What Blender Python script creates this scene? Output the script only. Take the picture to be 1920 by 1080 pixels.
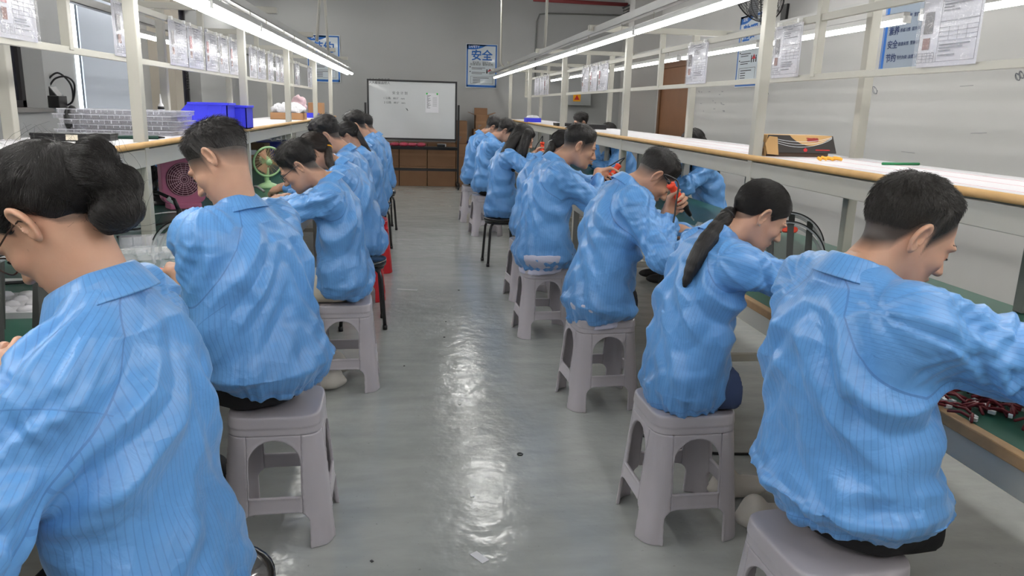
import bpy, bmesh, math, random
import numpy as np
from mathutils import Vector, Matrix
random.seed(7); np.random.seed(7)
for o in list(bpy.data.objects): bpy.data.objects.remove(o)
SC = bpy.context.scene
COL = SC.collection

# ---------------- camera ----------------
CAM_Z = 1.45
FPX = 1423.0
CAMR = np.array([[0.992117750, -0.000784407, 0.125306647],
                 [-0.122032776, -0.233218195, 0.964736894],
                 [0.0284670439, -0.972424114, -0.231475634]])   # world = CAMR @ (right, down, forward)
cd = bpy.data.cameras.new('camera'); cam = bpy.data.objects.new('camera', cd); COL.objects.link(cam)
cd.sensor_width = 36.0; cd.lens = 36.0 * FPX / 1920.0; cd.clip_start = 0.02; cd.clip_end = 100
m = Matrix.Identity(4)
for i in range(3):
    m[i][0] = CAMR[i, 0]; m[i][1] = -CAMR[i, 1]; m[i][2] = -CAMR[i, 2]
m.translation = (0, 0, CAM_Z)
cam.matrix_world = m
SC.camera = cam

# ---------------- world, exposure ----------------
wd = bpy.data.worlds.new('world'); SC.world = wd; wd.use_nodes = True
wd.node_tree.nodes['Background'].inputs[0].default_value = (0.75, 0.8, 0.9, 1)
wd.node_tree.nodes['Background'].inputs[1].default_value = 0.6
vs = SC.view_settings
vs.view_transform = 'Standard'; vs.look = 'None'; vs.gamma = 1.0; vs.use_curve_mapping = False
vs.exposure = 0.42
TUBE_E = 13.0          # emission of the bench tubes
CEIL_E = 42.0          # emission of the ceiling tubes
CEIL_POS = [(.85, y) for y in (-2.2, -.4, 8.6, 12.4)]+[(-2.6, y) for y in (-2.0, .6, 3.2, 5.8, 8.4, 11.0, 13.2)]+[(3.0, y) for y in (-2.0, .6, 3.2, 5.8)]+[(-.9, -1.4), (2.2, -1.4)]  # far aisle lamps follow the floor glints; near centre ones added for light level

def at(px, py, Y):
    """world point on the photo ray (px,py) at depth Y"""
    d = CAMR @ np.array([(px - 960) / FPX, (py - 540) / FPX, 1.0])
    t = Y / d[1]
    return Vector((d[0] * t, d[1] * t, CAM_Z + d[2] * t))
def atz(px, py, z):
    d = CAMR @ np.array([(px - 960) / FPX, (py - 540) / FPX, 1.0])
    t = (z - CAM_Z) / d[2]
    return Vector((d[0] * t, d[1] * t, z))
def atx(px, py, x):
    d = CAMR @ np.array([(px - 960) / FPX, (py - 540) / FPX, 1.0])
    t = x / d[0]
    return Vector((x, d[1] * t, CAM_Z + d[2] * t))
# ---------------- helpers ----------------
def tag(o, label, cat, group=None, kind=None):
    if label: o['label'] = label
    if cat: o['category'] = cat
    if group: o['group'] = group
    if kind: o['kind'] = kind
    return o
def empty(name, loc, label=None, cat=None, group=None, rz=0.0):
    o = bpy.data.objects.new(name, None); COL.objects.link(o)
    o.location = loc; o.rotation_euler = (0, 0, rz); o.empty_display_size = 0.05
    return tag(o, label, cat, group)
def link(name, me, mat=None, parent=None):
    if mat is not None and len(me.materials) == 0: me.materials.append(mat)
    o = bpy.data.objects.new(name, me); COL.objects.link(o)
    if parent is not None: o.parent = parent
    return o
def dup(root, loc=None, rz=None, label=None, group=None):
    r = root.copy(); COL.objects.link(r)
    if loc is not None: r.location = loc
    if rz is not None: r.rotation_euler = (0, 0, rz)
    if label: r['label'] = label
    if group: r['group'] = group
    for ch in list(root.children):
        c = ch.copy(); COL.objects.link(c); c.parent = r
        for g in list(ch.children):
            d = g.copy(); COL.objects.link(d); d.parent = c
    return r

class MB:
    """collects shapes into ONE mesh"""
    def __init__(s): s.v = []; s.f = []; s.mi = []; s.cur = 0; s.sm = []; s.csm = False
    def add(s, vs, fs, smooth=None):
        n = len(s.v); s.v += [tuple(map(float, v)) for v in vs]
        for f in fs:
            s.f.append(tuple(i + n for i in f)); s.mi.append(s.cur)
            s.sm.append(s.csm if smooth is None else smooth)
        return s
    def box(s, x0, x1, y0, y1, z0, z1, M=None):
        vs = [(x0,y0,z0),(x1,y0,z0),(x1,y1,z0),(x0,y1,z0),(x0,y0,z1),(x1,y0,z1),(x1,y1,z1),(x0,y1,z1)]
        if M is not None: vs = [M @ Vector(v) for v in vs]
        return s.add(vs, [(0,3,2,1),(4,5,6,7),(0,1,5,4),(1,2,6,5),(2,3,7,6),(3,0,4,7)], False)
    def cbox(s, c, d, rz=0, M=None):
        T = Matrix.Translation(c) @ Matrix.Rotation(rz, 4, 'Z')
        if M is not None: T = Matrix.Translation(c) @ M
        return s.box(-d[0]/2, d[0]/2, -d[1]/2, d[1]/2, -d[2]/2, d[2]/2, T)
    def bar(s, a, b, w, h=None, up=(0,0,1)):
        """rectangular bar from a to b"""
        a = Vector(a); b = Vector(b); d = (b - a).normalized(); h = h or w
        up = Vector(up)
        if abs(d.dot(up)) > .95: up = Vector((1,0,0))
        r = d.cross(up).normalized(); u = r.cross(d)
        vs = []
        for p in (a, b):
            for i, j in ((-1,-1),(1,-1),(1,1),(-1,1)): vs.append(p + r*i*w/2 + u*j*h/2)
        return s.add(vs, [(0,1,2,3),(7,6,5,4),(0,4,5,1),(1,5,6,2),(2,6,7,3),(3,7,4,0)], False)
    def tube(s, pts, r, n=8, cap=True, closed=False):
        pts = [Vector(p) for p in pts]; m = len(pts)
        rs = r if isinstance(r, (list, tuple)) else [r]*m
        d0 = (pts[1]-pts[0]).normalized()
        u = d0.orthogonal().normalized(); vs = []; fs = []
        for i, p in enumerate(pts):
            if closed: d = (pts[(i+1) % m]-pts[i-1]).normalized()
            else: d = (pts[min(i+1,m-1)]-pts[max(i-1,0)]).normalized()
            u = (u - d*u.dot(d))
            u = u.normalized() if u.length > 1e-6 else d.orthogonal().normalized()
            w = d.cross(u)
            for k in range(n):
                a = 2*math.pi*k/n
                vs.append(p + (u*math.cos(a)+w*math.sin(a))*rs[i])
        for i in range(m if closed else m-1):
            j = (i+1) % m
            for k in range(n): fs.append((i*n+k, i*n+(k+1)%n, j*n+(k+1)%n, j*n+k))
        if cap and not closed:
            fs.append(tuple(reversed(range(n)))); fs.append(tuple((m-1)*n+k for k in range(n)))
        return s.add(vs, fs, True)
    def cyl(s, a, b, r, n=16, r2=None): return s.tube([a, b], [r, r if r2 is None else r2], n)
    def lathe(s, prof, c=(0,0,0), n=24, M=None, arc=2*math.pi):
        vs = []; fs = []; m = len(prof)
        full = abs(arc-2*math.pi) < 1e-6
        nn = n if full else n+1
        for k in range(nn):
            a = arc*k/n
            for r, z in prof:
                v = Vector((r*math.cos(a), r*math.sin(a), z))
                if M is not None: v = M @ v
                vs.append(v + Vector(c))
        for k in range(n):
            k2 = (k+1) % nn
            for i in range(m-1): fs.append((k*m+i, k2*m+i, k2*m+i+1, k*m+i+1))
        return s.add(vs, fs, True)
    def ball(s, c, r, n=12, R=None):
        rr = r if isinstance(r, (list, tuple)) else (r, r, r)
        vs = []; fs = []; m = n//2+1
        for i in range(m):
            t = math.pi*i/(m-1)
            for k in range(n):
                a = 2*math.pi*k/n
                v = Vector((rr[0]*math.sin(t)*math.cos(a), rr[1]*math.sin(t)*math.sin(a), rr[2]*math.cos(t)))
                if R is not None: v = R @ v
                vs.append(v+Vector(c))
        for i in range(m-1):
            for k in range(n): fs.append((i*n+k, (i+1)*n+k, (i+1)*n+(k+1)%n, i*n+(k+1)%n))
        return s.add(vs, fs, True)
    def quad(s, a, b, c, d): return s.add([a,b,c,d], [(0,1,2,3)], False)
    def poly(s, pts, h, M=None):
        """extruded polygon (pts in xy) to height h"""
        n = len(pts); vs = [Vector((x,y,0)) for x,y in pts]+[Vector((x,y,h)) for x,y in pts]
        if M is not None: vs = [M @ v for v in vs]
        return s.add(vs, [tuple(reversed(range(n))), tuple(range(n,2*n))]+[(i,(i+1)%n,n+(i+1)%n,n+i) for i in range(n)], False)
    def build(s, name, mat=None, parent=None, bevel=0, M=None, label=None):
        me = bpy.data.meshes.new(name)
        vs = s.v if M is None else [tuple(M @ Vector(v)) for v in s.v]
        me.from_pydata(vs, [], s.f); me.update()
        mats = mat if isinstance(mat, (list, tuple)) else [mat]
        for q in mats: me.materials.append(q)
        me.polygons.foreach_set('material_index', s.mi)
        me.polygons.foreach_set('use_smooth', s.sm)
        o = bpy.data.objects.new(name, me); COL.objects.link(o)
        if parent is not None: o.parent = parent
        if bevel:
            b = o.modifiers.new('bevel', 'BEVEL'); b.width = bevel; b.segments = 2; b.limit_method = 'ANGLE'; b.angle_limit = .7
        if label: o['label'] = label
        return o

# ---------------- materials ----------------
MATS = {}
def pmat(name, col, rough=.5, metal=0, spec=.5, bump=None, noise=None, emit=None, trans=0, alpha=1, coat=0, ior=1.45):
    if name in MATS: return MATS[name]
    m = bpy.data.materials.new(name); m.use_nodes = True; nt = m.node_tree
    b = nt.nodes['Principled BSDF']
    b.inputs['Base Color'].default_value = (*col, 1); b.inputs['Roughness'].default_value = rough
    b.inputs['Metallic'].default_value = metal; b.inputs['Specular IOR Level'].default_value = spec
    b.inputs['Transmission Weight'].default_value = trans; b.inputs['Alpha'].default_value = alpha
    b.inputs['Coat Weight'].default_value = coat; b.inputs['IOR'].default_value = ior
    tc = nt.nodes.new('ShaderNodeTexCoord')
    if noise:   # (scale, amount): colour variation
        n = nt.nodes.new('ShaderNodeTexNoise'); n.inputs['Scale'].default_value = noise[0]; n.inputs['Detail'].default_value = 6
        nt.links.new(tc.outputs['Object'], n.inputs['Vector'])
        mx = nt.nodes.new('ShaderNodeMix'); mx.data_type = 'RGBA'
        a = noise[1]
        mx.inputs[6].default_value = (*[c*(1-a) for c in col], 1); mx.inputs[7].default_value = (*[min(1, c*(1+a)) for c in col], 1)
        nt.links.new(n.outputs['Fac'], mx.inputs[0]); nt.links.new(mx.outputs[2], b.inputs['Base Color'])
    if bump:    # (scale, strength, distance)
        n = nt.nodes.new('ShaderNodeTexNoise'); n.inputs['Scale'].default_value = bump[0]; n.inputs['Detail'].default_value = 4
        nt.links.new(tc.outputs['Object'], n.inputs['Vector'])
        bp = nt.nodes.new('ShaderNodeBump'); bp.inputs['Strength'].default_value = bump[1]; bp.inputs['Distance'].default_value = bump[2]
        nt.links.new(n.outputs['Fac'], bp.inputs['Height']); nt.links.new(bp.outputs[0], b.inputs['Normal'])
    if emit:
        b.inputs['Emission Color'].default_value = (*emit[0], 1); b.inputs['Emission Strength'].default_value = emit[1]
    MATS[name] = m
    return m
def sr(r, g, b):
    f = lambda c: (c/255/12.92) if c/255 <= .04045 else ((c/255+.055)/1.055)**2.4
    return (f(r), f(g), f(b))

M_STEEL = pmat('painted_steel', sr(181, 179, 169), .38, 0, .5, bump=(60, .08, .002), noise=(3, .06))
M_STEELD = pmat('grey_steel', sr(120, 122, 118), .4, 0, .5, noise=(3, .08))
M_BLACK = pmat('black_plastic', (.012, .012, .013), .35)
M_BLACKM = pmat('black_metal', (.015, .015, .016), .3, 0, .6)
M_WHITE = pmat('white_plastic', sr(232, 232, 230), .4)
M_PAPER = pmat('paper', sr(225, 225, 230), .7)
M_BLUEBIN = pmat('blue_bin', sr(62, 66, 225), .35, bump=(30, .05, .002))
M_CARD = pmat('cardboard', sr(172, 130, 92), .75, noise=(9, .10))
M_CARDD = pmat('cardboard_dark', sr(140, 106, 78), .78, noise=(9, .10))
M_STOOL = pmat('stool_plastic', sr(180, 175, 181), .28, 0, .5, noise=(4, .04))
M_GREEN = pmat('green_mat', sr(42, 92, 76), .3, noise=(5, .12))
M_WOOD = pmat('edge_wood', sr(205, 165, 110), .55, noise=(20, .15))
M_WOODD = pmat('worn_edge_wood', sr(166, 132, 92), .55, noise=(30, .25))
M_SHELF = pmat('shelf_white', sr(232, 230, 234), .45, noise=(4, .03))
M_ALU = pmat('aluminium', sr(190, 190, 188), .35, .6, noise=(5, .08))
M_CLEAR = pmat('clear_plastic', (.95, .95, .97), .08, trans=1.0, ior=1.25, bump=(25, .6, .01))
M_BAG = pmat('clear_bag', (.97, .97, 1.), .12, trans=1.0, ior=1.15, bump=(40, .9, .02))
M_ORANGE = pmat('orange_plastic', sr(240, 75, 45), .35)
M_PINK = pmat('pink_plastic', sr(205, 118, 150), .35)
M_MINT = pmat('mint_plastic', sr(176, 214, 160), .35)
M_CREAM = pmat('cream_plastic', sr(232, 205, 160), .4)
M_RED = pmat('red_plastic', sr(190, 30, 40), .4)
M_GREENP = pmat('green_plastic', sr(40, 130, 80), .4)
M_TUBE = pmat('tube_diffuser', (1, 1, 1), .4, emit=((1, .985, .95), TUBE_E))
M_CEILT = pmat('ceiling_diffuser', (1, 1, 1), .4, emit=((1, .985, .96), CEIL_E))
M_INK = pmat('ink_black', (.02, .02, .025), .7)
M_INKB = pmat('ink_blue', sr(40, 105, 185), .6)
M_INKLB = pmat('ink_lightblue', sr(80, 150, 215), .6)
M_INKW = pmat('ink_white', sr(240, 245, 250), .6)
M_INKR = pmat('ink_red', sr(200, 40, 45), .6)
M_INKG = pmat('ink_grey', sr(120, 122, 130), .7)
M_INKO = pmat('ink_yellow', sr(240, 170, 30), .6)

def glassy(name, col, alpha, rough=.12, bump=None):
    """thin clear plastic: mostly see-through sheet with a glossy surface"""
    m = bpy.data.materials.new(name); m.use_nodes = True; nt = m.node_tree; b = nt.nodes['Principled BSDF']
    b.inputs['Base Color'].default_value = (*col, 1); b.inputs['Roughness'].default_value = rough; b.inputs['Alpha'].default_value = alpha
    b.inputs['Specular IOR Level'].default_value = .8
    if bump:
        tc = nt.nodes.new('ShaderNodeTexCoord'); n = nt.nodes.new('ShaderNodeTexNoise'); n.inputs['Scale'].default_value = bump[0]; n.inputs['Detail'].default_value = 3
        nt.links.new(tc.outputs['Object'], n.inputs['Vector'])
        bp = nt.nodes.new('ShaderNodeBump'); bp.inputs['Strength'].default_value = bump[1]; bp.inputs['Distance'].default_value = bump[2]
        nt.links.new(n.outputs['Fac'], bp.inputs['Height']); nt.links.new(bp.outputs[0], b.inputs['Normal'])
    return m
M_TRAY = glassy('clear_tray_plastic', sr(225, 225, 235), .16, .1, (40, .5, .01))
M_TRAYE = glassy('clear_tray_edge', sr(240, 240, 248), .60, .1)
M_BAGG = glassy('clear_bag_film', sr(225, 228, 232), .30, .10, (35, .9, .03))
M_CLEARG = glassy('clear_ring_plastic', sr(205, 208, 210), .55, .15)

# ---------------- flat lettering ----------------
def lettering(name, text, size, M, mat, parent=None, align='CENTER', extrude=.0004, bold=0.0):
    c = bpy.data.curves.new(name, 'FONT'); c.body = text; c.size = size; c.align_x = align; c.align_y = 'CENTER'
    c.extrude = extrude; c.offset = bold; c.resolution_u = 3
    t = bpy.data.objects.new(name, c); COL.objects.link(t)
    dg = bpy.context.evaluated_depsgraph_get(); dg.update()
    me = bpy.data.meshes.new_from_object(t.evaluated_get(dg))
    bpy.data.objects.remove(t)
    me.transform(M); me.materials.clear()
    return link(name, me, mat, parent)

# ---------------- implicit surfaces ----------------
def N_(v): return np.array(v, dtype=np.float32)
def rcone(P, a, b, ra, rb):
    a = N_(a); b = N_(b); ba = b-a
    t = np.clip(((P-a)@ba)/max(float(ba@ba), 1e-9), 0, 1)
    return np.sqrt(((P-a-t[:, None]*ba)**2).sum(1)) - (ra+(rb-ra)*t)
def ell(P, c, r, R=None):
    q = P-N_(c)
    if R is not None: q = q@R
    r = N_(r); k0 = np.sqrt(((q/r)**2).sum(1)); k1 = np.sqrt(((q/(r*r))**2).sum(1))
    return k0*(k0-1)/np.maximum(k1, 1e-6)
def smin(a, b, k):
    h = np.clip(.5+.5*(b-a)/k, 0, 1); return b+(a-b)*h-k*h*(1-h)
def smax(a, b, k): return -smin(-a, -b, k)
def sstep(a, b, x):
    t = np.clip((x-a)/(b-a), 0, 1); return t*t*(3-2*t)
def snets(f, lo, hi, h):
    """mesh of f=0: coarse pass, then fine evaluation near the surface only; returns verts, quads"""
    lo = np.array(lo, float); hi = np.array(hi, float); c = 4
    n = np.ceil((hi-lo)/h/c).astype(int)+1
    def pts(nn, st): 
        g = np.meshgrid(*[lo[i]+np.arange(nn[i])*st for i in range(3)], indexing='ij')
        return np.stack(g, -1).reshape(-1, 3).astype(np.float32)
    Vc = f(pts(n, h*c)+np.float32(h*c/2)).reshape(n)
    V = np.repeat(np.repeat(np.repeat(Vc, c, 0), c, 1), c, 2).astype(np.float32)
    near = np.abs(Vc) < h*c*1.9
    idx = np.argwhere(np.repeat(np.repeat(np.repeat(near, c, 0), c, 1), c, 2))
    P = (lo+idx*h).astype(np.float32)
    V[idx[:, 0], idx[:, 1], idx[:, 2]] = f(P)
    V[0] = V[-1] = abs(V[0])+h; V[:, 0] = V[:, -1] = h; V[:, :, 0] = V[:, :, -1] = h
    S = V < 0
    nx, ny, nz = V.shape
    cnt = np.zeros((nx-1, ny-1, nz-1), np.int8)
    offs = [(i, j, k) for i in (0, 1) for j in (0, 1) for k in (0, 1)]
    for i, j, k in offs: cnt += S[i:nx-1+i, j:ny-1+j, k:nz-1+k]
    A = np.argwhere((cnt > 0) & (cnt < 8))
    ci = np.full(cnt.shape, -1, np.int64); ci[A[:, 0], A[:, 1], A[:, 2]] = np.arange(len(A))
    acc = np.zeros((len(A), 3)); num = np.zeros(len(A))
    for i, j, k in offs:
        for ax in range(3):
            if (i, j, k)[ax]: continue
            o1 = np.array((i, j, k)); o2 = o1.copy(); o2[ax] = 1
            p1 = A+o1; p2 = A+o2
            v1 = V[p1[:, 0], p1[:, 1], p1[:, 2]]; v2 = V[p2[:, 0], p2[:, 1], p2[:, 2]]
            mk = (v1 < 0) != (v2 < 0)
            t = np.where(mk, v1/np.where(mk, v1-v2, 1), 0)
            pt = o1+(o2-o1)*t[:, None]
            acc += np.where(mk[:, None], pt, 0); num += mk
    verts = lo+(A+acc/num[:, None])*h
    quads = []
    for ax in range(3):
        b, c2 = (ax+1) % 3, (ax+2) % 3
        sl1 = [slice(None)]*3; sl2 = [slice(None)]*3
        sl1[ax] = slice(0, -1); sl2[ax] = slice(1, None)
        E = np.argwhere(S[tuple(sl1)] != S[tuple(sl2)])
        ok = (E[:, b] > 0) & (E[:, c2] > 0) & (E[:, b] < V.shape[b]-1) & (E[:, c2] < V.shape[c2]-1)
        E = E[ok]
        q = []
        for db, dc in ((-1, -1), (0, -1), (0, 0), (-1, 0)):
            e = E.copy(); e[:, b] += db; e[:, c2] += dc
            q.append(ci[e[:, 0], e[:, 1], e[:, 2]])
        q = np.stack(q, 1)
        fl = ~S[E[:, 0], E[:, 1], E[:, 2]]
        q[fl] = q[fl][:, ::-1]
        quads.append(q)
    Q = np.concatenate(quads)
    return verts.astype(np.float32), Q
def grad(f, P, e=.002):
    g = np.stack([f(P+N_(d)*e)-f(P-N_(d)*e) for d in ((1,0,0),(0,1,0),(0,0,1))], 1)
    return g/np.maximum(np.linalg.norm(g, axis=1, keepdims=True), 1e-9)
def relax(V, Q, it=1, lam=.5):
    for _ in range(it):
        s = np.zeros_like(V); n = np.zeros(len(V))
        for a in range(4):
            for b in ((a+1) % 4, (a+3) % 4):
                np.add.at(s, Q[:, a], V[Q[:, b]]); np.add.at(n, Q[:, a], 1)
        V = V+(s/np.maximum(n, 1)[:, None]-V)*lam
    return V.astype(np.float32)
def qmesh(name, V, Q, mat, parent=None, attrs=None):
    me = bpy.data.meshes.new(name)
    me.vertices.add(len(V)); me.vertices.foreach_set('co', np.asarray(V, np.float32).ravel())
    me.loops.add(len(Q)*4); me.loops.foreach_set('vertex_index', np.asarray(Q, np.int32).ravel())
    me.polygons.add(len(Q)); me.polygons.foreach_set('loop_start', np.arange(0, len(Q)*4, 4, dtype=np.int32))
    me.update(calc_edges=True); me.validate()
    me.polygons.foreach_set('use_smooth', np.ones(len(me.polygons), bool))
    for k, a in (attrs or {}).items():
        me.attributes.new(k, 'FLOAT', 'POINT').data.foreach_set('value', np.asarray(a, np.float32))
    return link(name, me, mat, parent)
_PG = np.random.RandomState(3).normal(size=(4096, 3)).astype(np.float32); _PG /= np.linalg.norm(_PG, axis=1, keepdims=True)
def pnoise(P):
    P = np.asarray(P, np.float32); I = np.floor(P).astype(np.int64); F = P-I
    w = F*F*F*(F*(F*6-15)+10); r = np.zeros(len(P), np.float32)
    for i in (0, 1):
        for j in (0, 1):
            for k in (0, 1):
                c = I+np.array((i, j, k))
                hsh = (c[:, 0]*73856093 ^ c[:, 1]*19349663 ^ c[:, 2]*83492791) & 4095
                d = ((F-N_((i, j, k)))*_PG[hsh]).sum(1)
                r += d*(w[:, 0] if i else 1-w[:, 0])*(w[:, 1] if j else 1-w[:, 1])*(w[:, 2] if k else 1-w[:, 2])
    return r
def ridge(P, sharp=3.0):
    return np.clip(1-np.abs(pnoise(P))*sharp, 0, 1)
# ---------------- the room ----------------
XL, XR, YB, YF, ZC = -3.1, 3.87, 14.65, -3.6, 4.1
def wall_mat(name, col):
    return pmat(name, col, .75, bump=(35, .12, .003), noise=(1.2, .05))
M_WALL = wall_mat('wall_paint', sr(176, 177, 176))
M_WALLW = wall_mat('white_wall_paint', sr(196, 195, 192))
def floor_mat():
    m = bpy.data.materials.new('grey_epoxy_floor'); m.use_nodes = True; nt = m.node_tree; L = nt.links
    b = nt.nodes['Principled BSDF']; tc = nt.nodes.new('ShaderNodeTexCoord')
    def noise(sc, det, vec=None, dist=0):
        n = nt.nodes.new('ShaderNodeTexNoise'); n.inputs['Scale'].default_value = sc; n.inputs['Detail'].default_value = det; n.inputs['Distortion'].default_value = dist
        L.new(vec or tc.outputs['Object'], n.inputs['Vector']); return n.outputs['Fac']
    def ramp(f, stops):
        r = nt.nodes.new('ShaderNodeValToRGB'); L.new(f, r.inputs[0])
        e = r.color_ramp.elements
        e[0].position, e[0].color = stops[0][0], (*stops[0][1], 1); e[1].position, e[1].color = stops[1][0], (*stops[1][1], 1)
        return r.outputs[0]
    mp = nt.nodes.new('ShaderNodeMapping'); mp.inputs['Scale'].default_value = (.55, 1.7, 1); L.new(tc.outputs['Object'], mp.inputs[0])
    c = ramp(noise(1.6, 5, mp.outputs[0]), ((.2, sr(146, 150, 148)), (.8, sr(166, 169, 166))))
    s2 = ramp(noise(7, 6, mp.outputs[0]), ((.35, (.0,)*3), (.95, (1,)*3)))
    mx = nt.nodes.new('ShaderNodeMix'); mx.data_type = 'RGBA'
    k = nt.nodes.new('ShaderNodeMath'); k.operation = 'MULTIPLY'; k.inputs[1].default_value = .40; L.new(s2, k.inputs[0])
    L.new(k.outputs[0], mx.inputs[0]); L.new(c, mx.inputs[6]); mx.inputs[7].default_value = (*sr(200, 202, 198), 1)
    sp = ramp(noise(60, 2), ((.70, (0, 0, 0)), (.76, (1, 1, 1))))
    mx2 = nt.nodes.new('ShaderNodeMix'); mx2.data_type = 'RGBA'
    k2 = nt.nodes.new('ShaderNodeMath'); k2.operation = 'MULTIPLY'; k2.inputs[1].default_value = .4; L.new(sp, k2.inputs[0])
    L.new(k2.outputs[0], mx2.inputs[0]); L.new(mx.outputs[2], mx2.inputs[6]); mx2.inputs[7].default_value = (*sr(110, 112, 108), 1)
    L.new(mx2.outputs[2], b.inputs['Base Color'])
    r = ramp(noise(3, 4, mp.outputs[0]), ((.3, (.13,)*3), (.8, (.27,)*3))); L.new(r, b.inputs['Roughness'])
    b.inputs['Specular IOR Level'].default_value = .55
    bp = nt.nodes.new('ShaderNodeBump'); bp.inputs['Strength'].default_value = .22; bp.inputs['Distance'].default_value = .02
    L.new(noise(9, 3), bp.inputs['Height']); L.new(bp.outputs[0], b.inputs['Normal'])
    return m
def structure(name, mb, mat, bevel=0):
    o = mb.build(name, mat, None, bevel); o['kind'] = 'structure'; return o
structure('floor', MB().box(XL-.3, XR+.3, YF-.3, YB+.3, -.12, 0), floor_mat())
structure('ceiling', MB().box(XL-.3, XR+.3, YF-.3, YB+.3, ZC, ZC+.12), wall_mat('ceiling_paint', sr(150, 150, 150)))
structure('wall_back', MB().box(XL-.3, XR+.3, YB, YB+.2, 0, ZC), M_WALL)
structure('wall_right', MB().box(XR, XR+.2, YF, YB, 0, ZC), M_WALLW)
structure('wall_front', MB().box(XL-.3, XR+.3, YF-.2, YF, 0, ZC), M_WALL)
# left wall with two deep window openings
SILL = 1.33; WT = 2.75
lw = lambda px: atx(px, 110, XL).y
w1, w2 = (lw(79)-1.7, lw(79)), (lw(322), lw(322)+1.3)
mb = MB()
for a, b in ((YF, w1[0]), (w1[1], w2[0]), (w2[1], YB)): mb.box(XL-.3, XL, a, b, 0, ZC)
for a, b in (w1, w2): mb.box(XL-.3, XL, a, b, 0, SILL); mb.box(XL-.3, XL, a, b, WT, ZC)
structure('wall_left', mb, M_WALL)
M_PANE = pmat('dark_window_glass', sr(50, 50, 60), .2, noise=(2, .1))
M_FRAME = pmat('dark_window_frame', sr(48, 46, 48), .4)
for i, (a, b) in enumerate((w1, w2)):
    fr = MB(); x0 = XL-.22
    for y in (a, (a+b)/2-.03, b-.06): fr.box(x0, x0+.06, y, y+.06, SILL, WT)
    for z in (SILL, WT-.06): fr.box(x0, x0+.06, a, b, z, z+.06)
    f = structure('window_%d' % (i+1), fr, M_FRAME)
    MB().box(x0+.02, x0+.03, a+.02, b-.02, SILL+.02, WT-.02).build('window_pane', M_PANE, f)
    h = MB().box(x0+.06, x0+.09, b-.20, b-.17, 1.92, 2.0)
    h.tube([(x0+.10, b-.185, 1.98), (x0+.13, b-.19, 1.99), (x0+.14, b-.20, 1.93), (x0+.14, b-.215, 1.82)], .012, 8)
    h.build('window_handle', M_BLACK, f)
    MB().box(XL-.16, XL+.04, a-.03, b+.03, SILL-.03, SILL+.004).build('window_sill', pmat('sill_stone', sr(120, 118, 116), .4), f)
# pilaster and recess in the right back corner, door
structure('trim_1', MB().box(3.42, XR, 12.3, 12.62, 0, ZC), M_WALLW)
d = MB()
for y in (10.55, 11.95): d.box(XR-.06, XR, y, y+.09, 0, 2.18)
d.box(XR-.06, XR, 10.55, 12.04, 2.10, 2.18)
M_DOOR = pmat('brown_door', sr(128, 88, 58), .5, noise=(6, .15))
dr = structure('door_1', d, pmat('door_frame_brown', sr(110, 76, 50), .5, noise=(6, .15)))
MB().box(XR-.035, XR-.002, 10.64, 11.95, 0, 2.10).build('door_leaf', M_DOOR, dr)
structure('trim_2', MB().box(XL, XL+.28, lw(279), lw(279)+.30, 0, ZC), pmat('beige_pillar', sr(182, 174, 160), .7))
structure('baseboard_right', MB().box(XR-.012, XR, YF, 10.5, 0, .10), pmat('grey_skirting', sr(130, 130, 128), .6))
structure('baseboard_back', MB().box(XL, XR, YB-.012, YB, 0, .10), pmat('grey_skirting', sr(130, 130, 128), .6))
# ceiling tubes (unseen above the frame, partly added to keep the light level)
def ceiling_light(x, y, n):
    e = empty('ceiling_light', (x, y, 3.25), 'ceiling tube light out of the picture, from a set partly added for more light', 'light', 'ceiling tube lights')
    m = MB(); m.poly([(-.09, 0), (.09, 0), (.05, .05), (-.05, .05)], 1.2, Matrix.Translation((0, .6, 0)) @ Matrix.Rotation(math.radians(90), 4, 'X'))
    m.build('lamp_housing', M_WHITE, e)
    for sx in (-.045, .045): MB().cyl((sx, -.58, -.02), (sx, .58, -.02), .014, 10).build('lamp_tube', M_CEILT, e)
    MB().cyl((0, 0, .05), (0, 0, ZC-3.25), .006, 6).build('suspension_rod', M_STEEL, e)
for x, y in CEIL_POS: ceiling_light(x, y, 0)

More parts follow.
